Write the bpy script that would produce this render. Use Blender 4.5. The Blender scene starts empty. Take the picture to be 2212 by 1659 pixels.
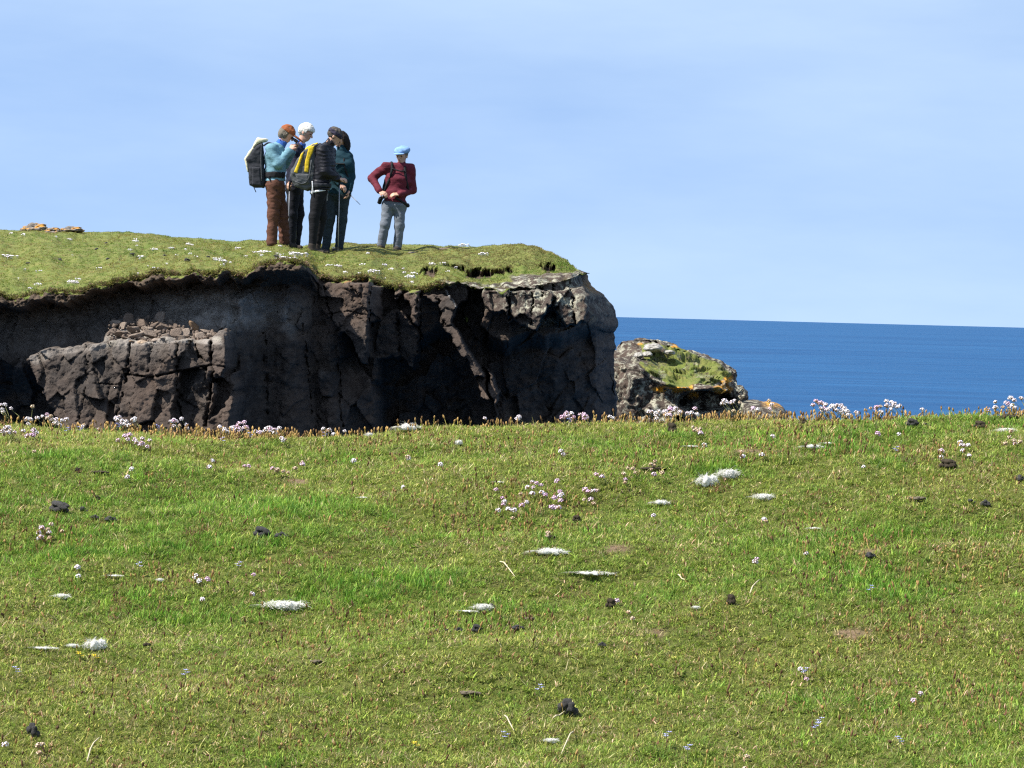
import bpy, math, random
import numpy as np
from mathutils import Vector, Matrix, Euler

random.seed(7); RNG = np.random.default_rng(11)
SC = bpy.context.scene
COL = SC.collection

# ------------------------------------------------------------------ camera, sky, sun, exposure
FPX, CU, CV = 7963.0, 1106.0, 829.5           # focal length and centre in units of a 2212 px wide frame
PITCH, ROLL = math.radians(1.104), math.radians(1.497)
cam = bpy.data.cameras.new('camera'); cam.sensor_width = 36.0; cam.lens = 36.0 * FPX / 2212.0
cam.clip_start = 0.5; cam.clip_end = 90000.0
camo = bpy.data.objects.new('camera', cam); COL.objects.link(camo)
CAMROT = Matrix.Rotation(math.radians(90) - PITCH, 3, 'X') @ Matrix.Rotation(ROLL, 3, 'Z')
camo.matrix_world = CAMROT.to_4x4()
SC.camera = camo
CR = np.array(CAMROT)

SUN = np.array([-0.60, -0.22, 0.82]); SUN /= np.linalg.norm(SUN)
EL = math.asin(SUN[2]); AZ = math.atan2(SUN[0], SUN[1])
world = bpy.data.worlds.new('World'); SC.world = world; world.use_nodes = True
wn = world.node_tree.nodes; wl = world.node_tree.links; wn.clear()
wo = wn.new('ShaderNodeOutputWorld'); bg = wn.new('ShaderNodeBackground'); bg.inputs['Strength'].default_value = 0.135
sky = wn.new('ShaderNodeTexSky'); sky.sky_type = 'NISHITA'; sky.sun_disc = False
sky.sun_elevation = EL; sky.sun_rotation = AZ; sky.altitude = 0; sky.air_density = 0.9; sky.dust_density = 0.2; sky.ozone_density = 5.0
# thin high cirrus veil over the whole sky
tc = wn.new('ShaderNodeTexCoord'); mp = wn.new('ShaderNodeMapping'); mp.inputs['Scale'].default_value = (3.0, 3.0, 13.0)
mp.inputs['Rotation'].default_value = (0, 0.10, 0)
nz = wn.new('ShaderNodeTexNoise'); nz.inputs['Scale'].default_value = 1.0; nz.inputs['Detail'].default_value = 7; nz.inputs['Roughness'].default_value = 0.55
rp = wn.new('ShaderNodeMapRange'); rp.inputs['From Min'].default_value = 0.22; rp.inputs['From Max'].default_value = 0.75; rp.inputs['To Min'].default_value = 0.08; rp.inputs['To Max'].default_value = 0.56
mx = wn.new('ShaderNodeMix'); mx.data_type = 'RGBA'; mx.inputs['B'].default_value = (4.0, 4.75, 5.2, 1)
wl.new(tc.outputs['Generated'], mp.inputs['Vector']); wl.new(mp.outputs['Vector'], nz.inputs['Vector']); wl.new(nz.outputs['Fac'], rp.inputs['Value'])
sx = wn.new('ShaderNodeSeparateXYZ'); cx = wn.new('ShaderNodeCombineXYZ'); ad = wn.new('ShaderNodeMath'); ad.operation = 'ADD'; ad.inputs[1].default_value = 0.34
wl.new(tc.outputs['Generated'], sx.inputs[0]); wl.new(sx.outputs['X'], cx.inputs['X']); wl.new(sx.outputs['Y'], cx.inputs['Y']); wl.new(sx.outputs['Z'], ad.inputs[0]); wl.new(ad.outputs[0], cx.inputs['Z'])
nv = wn.new('ShaderNodeVectorMath'); nv.operation = 'NORMALIZE'; wl.new(cx.outputs[0], nv.inputs[0]); wl.new(nv.outputs[0], sky.inputs['Vector'])
wl.new(rp.outputs['Result'], mx.inputs['Factor']); wl.new(sky.outputs['Color'], mx.inputs['A'])
wl.new(mx.outputs['Result'], bg.inputs['Color']); wl.new(bg.outputs['Background'], wo.inputs['Surface'])
sun = bpy.data.lights.new('sun', 'SUN'); sun.energy = 5.0; sun.angle = math.radians(0.53); sun.color = (1.0, 0.95, 0.87)
suno = bpy.data.objects.new('sun', sun); COL.objects.link(suno)
suno.rotation_euler = Vector(SUN.tolist()).to_track_quat('Z', 'Y').to_euler(); suno.location = (-20, -5, 40)
SC.view_settings.view_transform = 'Standard'; SC.view_settings.look = 'None'; SC.view_settings.gamma = 1.0
SC.view_settings.exposure = 0.85
SC.render.engine = 'CYCLES'; SC.cycles.max_bounces = 6; SC.cycles.diffuse_bounces = 3; SC.cycles.transparent_max_bounces = 6
SC.cycles.use_denoising = False
SC.cycles.pixel_filter_type = 'BLACKMAN_HARRIS'; SC.cycles.filter_width = 1.25

# ------------------------------------------------------------------ helpers
def P(u, v, y):
    """points at world distance y seen at frame position (u, v) of a 2212 x 1659 frame"""
    u, v, y = np.broadcast_arrays(np.asarray(u, float), np.asarray(v, float), np.asarray(y, float))
    d = np.stack([(u - CU) / FPX, -(v - CV) / FPX, -np.ones_like(u)], -1) @ CR.T
    return d * (y / d[..., 1])[..., None]
def UV(p):
    q = np.asarray(p, float) @ CR
    return CU - FPX * q[..., 0] / q[..., 2], CV + FPX * q[..., 1] / q[..., 2]
def sstep(a, b, x):
    t = np.clip((np.asarray(x, float) - a) / (b - a), 0, 1); return t * t * (3 - 2 * t)
def table(pts, x):
    a = np.array(pts, float); return np.interp(x, a[:, 0], a[:, 1])
def _h(ix, iy, iz, s):
    n = (ix.astype(np.int64) * 374761393 + iy.astype(np.int64) * 668265263 + iz.astype(np.int64) * 2147483647 + s * 974711) & 0xffffffff
    n = ((n ^ (n >> 13)) * 1274126177) & 0xffffffff
    n = ((n ^ (n >> 16)) * 2246822519) & 0xffffffff
    return ((n ^ (n >> 15)) & 0xffffff) / float(0xffffff)
def noise(p, s=0):
    p = np.asarray(p, float); i = np.floor(p); f = p - i; f = f * f * f * (f * (f * 6 - 15) + 10)
    i = i.astype(np.int64); x, y, z = i[..., 0], i[..., 1], i[..., 2]; r = 0
    for a in (0, 1):
        for b in (0, 1):
            for c in (0, 1):
                w = (f[..., 0] if a else 1 - f[..., 0]) * (f[..., 1] if b else 1 - f[..., 1]) * (f[..., 2] if c else 1 - f[..., 2])
                r = r + w * _h(x + a, y + b, z + c, s)
    return r * 2 - 1
def fbm(p, oct=4, s=0, gain=0.5):
    p = np.asarray(p, float); a, r, t = 1.0, 0, 0
    for k in range(oct):
        r = r + a * noise(p * 2.03 ** k + 17.3 * k, s + k); t += a; a *= gain
    return r / t
def vec(*a):
    a = np.broadcast_arrays(*[np.asarray(x, float) for x in a]); return np.stack(a, -1)
def poly_sd(poly, u, v):
    """signed distance to a polygon, positive inside"""
    q = np.array(poly, float); d = np.full(u.shape, 1e9); ins = np.zeros(u.shape, bool); n = len(q)
    for i in range(n):
        ax, ay = q[i]; bx, by = q[(i + 1) % n]; ex, ey = bx - ax, by - ay
        t = np.clip(((u - ax) * ex + (v - ay) * ey) / (ex * ex + ey * ey + 1e-9), 0, 1)
        d = np.minimum(d, np.hypot(u - ax - t * ex, v - ay - t * ey))
        c = ((ay > v) != (by > v)); ins ^= c & (u < (bx - ax) * (v - ay) / (by - ay + 1e-12) + ax)
    return np.where(ins, d, -d)
def line_d(pl, u, v):
    d = np.full(u.shape, 1e9)
    for (ax, ay), (bx, by) in zip(pl[:-1], pl[1:]):
        ex, ey = bx - ax, by - ay; t = np.clip(((u - ax) * ex + (v - ay) * ey) / (ex * ex + ey * ey + 1e-9), 0, 1)
        d = np.minimum(d, np.hypot(u - ax - t * ex, v - ay - t * ey))
    return d

def new_mesh(name, verts, faces, mats, smooth=True, fmat=None):
    """mesh from numpy verts and an (n,3)/(n,4) face array, or a list of faces"""
    me = bpy.data.meshes.new(name)
    if isinstance(faces, np.ndarray):
        V = np.asarray(verts, np.float32); n, k = faces.shape
        me.vertices.add(len(V)); me.vertices.foreach_set('co', V.ravel())
        me.loops.add(n * k); me.loops.foreach_set('vertex_index', faces.astype(np.int32).ravel())
        me.polygons.add(n); me.polygons.foreach_set('loop_start', np.arange(0, n * k, k, dtype=np.int32))
        me.update(calc_edges=True); me.validate()
    else:
        me.from_pydata([tuple(map(float, v)) for v in verts], [], [tuple(map(int, f)) for f in faces]); me.update()
    for m in (mats if isinstance(mats, (list, tuple)) else [mats]): me.materials.append(m)
    if smooth: me.polygons.foreach_set('use_smooth', np.ones(len(me.polygons), bool))
    if fmat is not None: me.polygons.foreach_set('material_index', np.asarray(fmat, np.int32))
    return me
def obj(name, me, parent=None, loc=None, rot=None, scale=None):
    o = bpy.data.objects.new(name, me); COL.objects.link(o)
    if parent is not None: o.parent = parent
    if loc is not None: o.location = [float(c) for c in loc]
    if rot is not None: o.rotation_euler = rot
    if scale is not None: o.scale = scale if hasattr(scale, '__len__') else (scale,) * 3
    return o
def tag(o, label=None, cat=None, group=None, kind=None):
    if label: o['label'] = label
    if cat: o['category'] = cat
    if group: o['group'] = group
    if kind: o['kind'] = kind
    return o
def color_attr(me, name, arr):
    at = me.attributes.new(name, 'FLOAT_COLOR', 'POINT'); a = np.ones((len(me.vertices), 4), np.float32); a[:, :arr.shape[1]] = arr
    at.data.foreach_set('color', a.ravel())
def grid_faces(nr, nc):
    i = np.arange(nr - 1)[:, None] * nc + np.arange(nc - 1)[None, :]
    return np.stack([i, i + 1, i + nc + 1, i + nc], -1).reshape(-1, 4)

# node material helper
class NT:
    def __init__(s, name):
        s.m = bpy.data.materials.new(name); s.m.use_nodes = True; s.t = s.m.node_tree; s.n = s.t.nodes; s.l = s.t.links
        s.bsdf = s.n['Principled BSDF']
    def new(s, typ, **kw):
        nd = s.n.new(typ)
        for k, v in kw.items():
            if hasattr(nd, k): setattr(nd, k, v)
            else: nd.inputs[k.replace('_', ' ')].default_value = v
        return nd
    def link(s, a, b): s.l.new(a, b)
    def coord(s, kind='Object'):
        return s.new('ShaderNodeTexCoord').outputs[kind]
    def geo(s): return s.new('ShaderNodeNewGeometry')
    def noise(s, vecsock, scale, detail=4, rough=0.55, dist=0.0):
        nd = s.new('ShaderNodeTexNoise'); nd.inputs['Scale'].default_value = scale; nd.inputs['Detail'].default_value = detail
        nd.inputs['Roughness'].default_value = rough; nd.inputs['Distortion'].default_value = dist
        s.link(vecsock, nd.inputs['Vector']); return nd.outputs['Fac']
    def vor(s, vecsock, scale, out='Distance', feature='F1'):
        nd = s.new('ShaderNodeTexVoronoi'); nd.feature = feature; nd.inputs['Scale'].default_value = scale; s.link(vecsock, nd.inputs['Vector']); return nd.outputs[out]
    def ramp(s, fac, stops):
        nd = s.new('ShaderNodeValToRGB'); e = nd.color_ramp.elements
        while len(e) < len(stops): e.new(0.5)
        for k, (p, c) in zip(e, stops):
            k.position = p; k.color = tuple(c) + (1,) if len(c) == 3 else c
        s.link(fac, nd.inputs['Fac']); return nd.outputs['Color']
    def rng(s, val, a, b, c=0.0, d=1.0):
        nd = s.new('ShaderNodeMapRange'); nd.inputs['From Min'].default_value = a; nd.inputs['From Max'].default_value = b
        nd.inputs['To Min'].default_value = c; nd.inputs['To Max'].default_value = d; s.link(val, nd.inputs['Value']); return nd.outputs['Result']
    def math(s, op, a, b=0.5):
        nd = s.new('ShaderNodeMath'); nd.operation = op
        for i, x in enumerate((a, b)):
            if hasattr(x, 'links'): s.link(x, nd.inputs[i])
            else: nd.inputs[i].default_value = x
        return nd.outputs[0]
    def mix(s, fac, a, b, mode='MIX'):
        nd = s.new('ShaderNodeMix'); nd.data_type = 'RGBA'; nd.blend_type = mode
        for k, x in (('Factor', fac), ('A', a), ('B', b)):
            sock = nd.inputs[k] if k == 'Factor' else [i for i in nd.inputs if i.name == k and i.type == 'RGBA'][0]
            if hasattr(x, 'links'): s.link(x, sock)
            else: sock.default_value = (tuple(x) + (1,)) if hasattr(x, '__len__') and len(x) == 3 else x
        return [o for o in nd.outputs if o.type == 'RGBA'][0]
    def bump(s, h, strength, dist):
        nd = s.new('ShaderNodeBump'); nd.inputs['Strength'].default_value = strength; nd.inputs['Distance'].default_value = dist
        s.link(h, nd.inputs['Height']); s.link(nd.outputs['Normal'], s.bsdf.inputs['Normal']); return nd
    def base(s, c, rough=0.85, spec=0.3):
        if hasattr(c, 'links'): s.link(c, s.bsdf.inputs['Base Color'])
        else: s.bsdf.inputs['Base Color'].default_value = tuple(c) + (1,)
        s.bsdf.inputs['Roughness'].default_value = rough; s.bsdf.inputs['Specular IOR Level'].default_value = spec
        return s.m
    def attr(s, name, typ='GEOMETRY'):
        nd = s.new('ShaderNodeAttribute'); nd.attribute_name = name; nd.attribute_type = typ; return nd
    def sep(s, c):
        nd = s.new('ShaderNodeSeparateColor'); s.link(c, nd.inputs[0]); return nd.outputs

def plain(name, c, c2=None, scale=40, rough=0.85, spec=0.25, bump=0.0, bscale=120):
    t = NT(name); co = t.coord()
    c2 = c2 or tuple(x * 0.75 for x in c)
    n = t.noise(co, scale, 4)
    t.base(t.mix(t.rng(n, 0.3, 0.7), c2, c), rough, spec)
    if bump: t.bump(t.noise(co, bscale, 3), bump, 0.01)
    return t.m
# ------------------------------------------------------------------ materials of the setting
def mat_rock():
    t = NT('cliff_rock'); co = t.coord(); z = t.sep(t.attr('zone').outputs['Color']); z2 = t.sep(t.attr('zone_b').outputs['Color'])
    n1 = t.noise(co, 1.1, 5, 0.6); n2 = t.noise(co, 9, 6, 0.65); n3 = t.noise(co, 45, 4, 0.6); n4 = t.noise(co, 4.0, 4, 0.6)
    rock = t.ramp(n2, [(0.25, (0.016, 0.013, 0.0115)), (0.5, (0.040, 0.032, 0.027)), (0.75, (0.092, 0.075, 0.062))])
    rock = t.mix(t.rng(n1, 0.35, 0.7), rock, t.mix(0.5, rock, (0.13, 0.085, 0.06), 'MIX'))
    # pale crust lichen and orange lichen
    pale = t.math('MULTIPLY', z2[0], t.rng(t.noise(co, 8, 6, 0.7), 0.49, 0.58))
    rock = t.mix(pale, rock, t.mix(t.rng(n3, .3, .7), (0.22, 0.21, 0.15), (0.48, 0.46, 0.36)))
    org = t.math('MULTIPLY', z2[1], t.rng(t.noise(co, 6, 4, 0.6), 0.40, 0.50))
    rock = t.mix(org, rock, t.mix(t.rng(n3, .3, .7), (0.46, 0.19, 0.015), (0.66, 0.34, 0.04)))
    soil = t.ramp(t.noise(co, 14, 6, 0.7), [(0.3, (0.035, 0.025, 0.017)), (0.55, (0.085, 0.060, 0.040)), (0.8, (0.17, 0.12, 0.08))])
    c = t.mix(z[1], rock, soil)
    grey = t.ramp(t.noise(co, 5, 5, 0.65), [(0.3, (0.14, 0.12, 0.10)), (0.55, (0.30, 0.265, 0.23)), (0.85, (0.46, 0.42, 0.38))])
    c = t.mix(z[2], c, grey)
    guano = t.rng(t.math('MULTIPLY', z2[2], t.noise(co, 11, 5, 0.7)), 0.30, 0.45)
    c = t.mix(guano, c, (0.40, 0.39, 0.37))
    g = t.ramp(t.noise(co, 7, 6, 0.7), [(0.25, (0.075, 0.10, 0.018)), (0.45, (0.13, 0.15, 0.03)), (0.6, (0.18, 0.175, 0.05)), (0.8, (0.19, 0.145, 0.065))])
    g = t.mix(t.rng(n4, 0.45, 0.75), g, t.mix(0.6, g, (0.06, 0.12, 0.012)))
    ga = t.rng(t.math('ADD', z[0], t.rng(t.noise(co, 16, 5, 0.7), 0.0, 1.0, -0.5, 0.5)), 0.35, 0.6)
    c = t.mix(ga, c, g)
    h = t.math('ADD', t.math('MULTIPLY', n2, 1.0), t.math('MULTIPLY', n3, 0.45))
    t.bump(h, 0.8, 0.05)
    return t.base(c, 0.9, 0.25)
M_ROCK = mat_rock()

def mat_ground():
    t = NT('turf_soil'); co = t.coord()
    c = t.ramp(t.noise(co, 90, 6, 0.75), [(0.3, (0.05, 0.06, 0.012)), (0.5, (0.11, 0.125, 0.026)), (0.75, (0.16, 0.15, 0.055))])
    c = t.mix(t.attr('bare').outputs['Fac'], c, t.ramp(t.noise(co, 60, 4, .7), [(0.3, (0.13, 0.085, 0.05)), (0.7, (0.27, 0.19, 0.12))]))
    st = t.sep(t.new('ShaderNodeVectorMath', operation='ABSOLUTE').outputs[0]) if False else None
    geo = t.geo(); sx = t.new('ShaderNodeSeparateXYZ'); t.link(geo.outputs['Normal'], sx.inputs[0])
    c = t.mix(t.rng(sx.outputs['Z'], 0.75, 0.55), c, t.ramp(t.noise(co, 4, 6, .7), [(0.3, (0.03, 0.025, 0.022)), (0.7, (0.09, 0.075, 0.065))]))
    t.bump(t.noise(co, 70, 5, 0.7), 0.8, 0.02)
    return t.base(c, 0.95, 0.15)

def mat_sea():
    t = NT('sea_water'); co = t.coord()
    mp = t.new('ShaderNodeMapping'); mp.inputs['Scale'].default_value = (0.35, 1.0, 1.0); t.link(co, mp.inputs['Vector'])
    w1 = t.noise(mp.outputs['Vector'], 0.10, 8, 0.62, 0.3); w2 = t.noise(mp.outputs['Vector'], 0.011, 5, 0.6); w3 = t.noise(mp.outputs['Vector'], 0.0022, 4, .6)
    c = t.mix(t.rng(w2, 0.35, 0.68), (0.005, 0.052, 0.150), (0.014, 0.084, 0.208))
    c = t.mix(t.rng(w3, 0.35, 0.7), c, (0.016, 0.090, 0.215))
    t.bump(t.math('ADD', w1, t.math('MULTIPLY', w2, 2.0)), 0.8, 3.0)
    c = t.mix(t.rng(t.noise(mp.outputs['Vector'], 0.035, 7, 0.7), 0.42, 0.62), t.mix(0.35, c, (0.003, 0.03, 0.10)), c); t.base(c, 0.45, 0.13); t.bsdf.inputs['IOR'].default_value = 1.33
    return t.m

# ------------------------------------------------------------------ foreground ground: a grassy brow falling away into a gully
_yy = np.linspace(-40, 60, 4001)
_sl = 0.222 * sstep(5.0, 8.5, _yy) * (1 - sstep(12.4, 14.0, _yy)) - 0.029 * sstep(12.4, 14.0, _yy) - 0.75 * sstep(14.0, 17.5, _yy) - 3.0 * sstep(17.5, 20.0, _yy)
_zz = np.cumsum(_sl) * (_yy[1] - _yy[0]); _zz -= np.interp(14.0, _yy, _zz)
RIDGE = [(-30, -0.77), (-3.2, -0.5), (-1.94, -0.495), (-1.06, -0.512), (-0.2, -0.468), (0.69, -0.424), (1.4, -0.378), (1.95, -0.345), (3.4, -0.3), (30, 0.2)]
def ground_h(x, y):
    x, y = np.asarray(x, float), np.asarray(y, float)
    base = np.interp(y + 0.35 * noise(vec(x * 0.35, 0, 3.1), 5), _yy, _zz)
    r = table(RIDGE, x)
    w = sstep(7.5, 14.0, y)
    z = base - 0.405 * 1.0 + (r + 0.405) * (0.25 + 0.75 * w)
    near = sstep(16.5, 14.5, y)
    z = z + near * (0.040 * noise(vec(x * 1.3 + 4, y * 1.9, 0), 1) + 0.020 * noise(vec(x * 3.1, y * 4.0, 2), 2) + 0.007 * noise(vec(x * 8, y * 9, 5), 3)) * (0.5 + 0.5 * sstep(14.2, 13, y))
    return np.maximum(z, -24.0)
def on_ground(u, v):
    """where the line of sight through (u, v) meets the foreground turf"""
    y = np.arange(7.5, 14.8, 0.004); p = P(u, v, y); h = ground_h(p[:, 0], p[:, 1]); d = (p[:, 2] - h) / y
    k = np.where(d <= 0)[0]; i = k[0] if len(k) else int(np.argmin(d + (y > 14.4)))
    return np.array([p[i, 0], p[i, 1], h[i]])
BARE = [(1850, 1368, 75, 20), (1425, 1368, 60, 12), (1612, 976, 70, 14), (640, 1040, 60, 8), (1335, 1185, 60, 8), (1880, 1190, 50, 9)]
BARE3 = []
for (u, v, w, h) in BARE:
    c = on_ground(u, v); a = on_ground(u, v - h / 2); b = on_ground(u, v + h / 2)
    BARE3.append((c[0], c[1], w / FPX * c[1] * 0.5, max(0.04, abs(a[1] - b[1]) * 0.5)))
def bare_mask(x, y):
    m = np.zeros(np.shape(x))
    for (cx, cy, rx, ry) in BARE3:
        d = np.hypot((x - cx) / rx, (y - cy) / ry) + 0.35 * noise(vec(np.asarray(x) * 18, np.asarray(y) * 12, 1), 9)
        m = np.maximum(m, sstep(1.15, 0.6, d))
    return m
def build_ground():
    xs = np.concatenate([np.linspace(-60, -5, 40)[:-1], np.linspace(-5, 5, 260), np.linspace(5, 60, 40)[1:]])
    ys = np.concatenate([np.linspace(-40, 7, 50)[:-1], np.linspace(7, 16, 240), np.linspace(16, 30, 50)[1:]])
    X, Y = np.meshgrid(xs, ys); Z = ground_h(X, Y)
    me = new_mesh('ground', np.stack([X, Y, Z], -1).reshape(-1, 3), grid_faces(len(ys), len(xs)), mat_ground())
    at = me.attributes.new('bare', 'FLOAT', 'POINT'); at.data.foreach_set('value', bare_mask(X, Y).ravel().astype(np.float32))
    tag(obj('ground', me), kind='structure')
build_ground()

def build_sea():
    v = [(-70000, -400, -22), (70000, -400, -22), (70000, 60000, -22), (-70000, 60000, -22)]
    tag(obj('sea', new_mesh('sea', v, [(0, 1, 2, 3)], mat_sea(), False)), kind='structure')
build_sea()

# ------------------------------------------------------------------ headland: turf top and broken cliff face as one sheet
V_EDGE = [(-900, 715), (-300, 668), (0, 642), (60, 640), (110, 632), (160, 628), (220, 618), (260, 607), (310, 601), (345, 592), (380, 590), (430, 588), (480, 587),
          (505, 594), (535, 586), (560, 573), (600, 566), (640, 566), (655, 568), (668, 582), (684, 602), (720, 606), (770, 604), (800, 601), (830, 614), (870, 622),
          (905, 628), (945, 612), (1000, 613), (1090, 626), (1150, 619), (1200, 616), (1270, 606), (1333, 590)]
V_SKY = [(-900, 470), (-300, 486), (0, 494), (50, 496), (200, 501), (400, 511), (560, 523), (640, 526), (760, 526), (880, 529), (1000, 531), (1090, 530), (1150, 529), (1200, 533), (1250, 545), (1290, 558), (1333, 577)]
Y_EDGE = [(-900, 45.6), (100, 45.6), (300, 45.75), (480, 45.65), (540, 45.9), (562, 45.5), (600, 45.35), (650, 45.25), (664, 45.5), (690, 46.9), (760, 47.15), (830, 47.35), (900, 47.3), (1000, 47.45),
          (1100, 47.35), (1200, 47.5), (1290, 48.1), (1333, 49.0)]
Y_SKY = [(-900, 58), (560, 57), (760, 57.5), (1000, 56), (1150, 54), (1250, 52), (1333, 50.2)]
U_SIL = [(400, 1248), (577, 1248), (583, 1257), (592, 1267), (604, 1268), (612, 1274), (622, 1292), (640, 1311), (655, 1317), (672, 1326), (690, 1331), (720, 1333), (1200, 1334)]
_ve0 = V_EDGE; _ss = np.arange(-900, 1334, 2.0)
V_EDGE = np.stack([_ss, table(_ve0, _ss) + (5.5 * noise(vec(_ss / 26, 0, 0), 141) + 3.5 * noise(vec(_ss / 9, 0, 0), 142)) * (1 - 0.6 * sstep(1000, 1333, _ss))], 1)
def u_of(s, v):
    us = table(U_SIL, v)
    return np.where(s < 1000, s, 1000 + (s - 1000) * (us - 1000) / 333.0)
def turf_vy(s, r):
    """frame height and distance of the turf top at column s, r = 0 at the brink, 1 at the skyline"""
    v0 = table(_ve0, s); ve, vk = v0 + (table(V_EDGE, s) - v0) * np.exp(-np.asarray(r) * 30), table(V_SKY, s); ye, yk = table(Y_EDGE, s), table(Y_SKY, s)
    return ve + (vk - ve) * (1 - (1 - r) ** 1.55), ye + (yk - ye) * r ** 1.1
SCARS = [([(962, 571), (1000, 572), (1040, 572), (1075, 575), (1105, 577), (1104, 586), (1075, 589), (1045, 592), (1022, 600), (1010, 596), (1010, 587), (985, 581)], 0.34),
         ([(905, 590), (925, 584), (945, 590), (950, 600), (915, 598)], 0.25), ([(1160, 569), (1185, 566), (1205, 573), (1185, 580), (1168, 578)], 0.25),
         ([(662, 572), (684, 580), (700, 590), (690, 600), (668, 598)], 0.25), ([(690, 556), (735, 552), (748, 556), (735, 562), (690, 562)], 0.12)]
def turf_bump(u, v):
    return 0.05 * noise(vec(u / 95, v / 26, 0), 21) + 0.035 * noise(vec(u / 34, v / 11, 0), 22) + 0.016 * noise(vec(u / 12, v / 4.5, 0), 23)
def scar_depth(u, v):
    d = np.zeros(u.shape); uw = u + 9 * noise(vec(u / 9, v / 7, 0), 31); vw = v + 5 * noise(vec(u / 8, v / 7, 4), 32) + 2 * noise(vec(u / 3.5, v / 3, 4), 33)
    for poly, dep in SCARS:
        d = np.maximum(d, dep * sstep(-2.5, 2.5, poly_sd(poly, uw, vw)))
    return d
NTURF = 120
def turf_point(s, r, bump=True):
    v, y = turf_vy(s, r); u = u_of(s, v); p = P(u, v, y)
    if bump:
        k = sstep(0.0, 0.06, r); p[..., 2] += turf_bump(u, v) * (0.35 + 0.65 * k) * (1 - 0.5 * sstep(0.85, 1, r))
    return p, u, v
def on_turf(u, v, s=None):
    """stand point on the headland turf seen at (u, v)"""
    s = u if s is None and u < 1000 else (1000 + (u - 1000) * 333.0 / (table(U_SIL, v) - 1000) if s is None else s)
    ve, vk = table(_ve0, s), table(V_SKY, s); f = np.clip((v - ve) / (vk - ve), 0, 1); r = 1 - (1 - f) ** (1 / 1.55)
    p, _, _ = turf_point(np.array([s], float), np.array([r], float)); return p[0]

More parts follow.
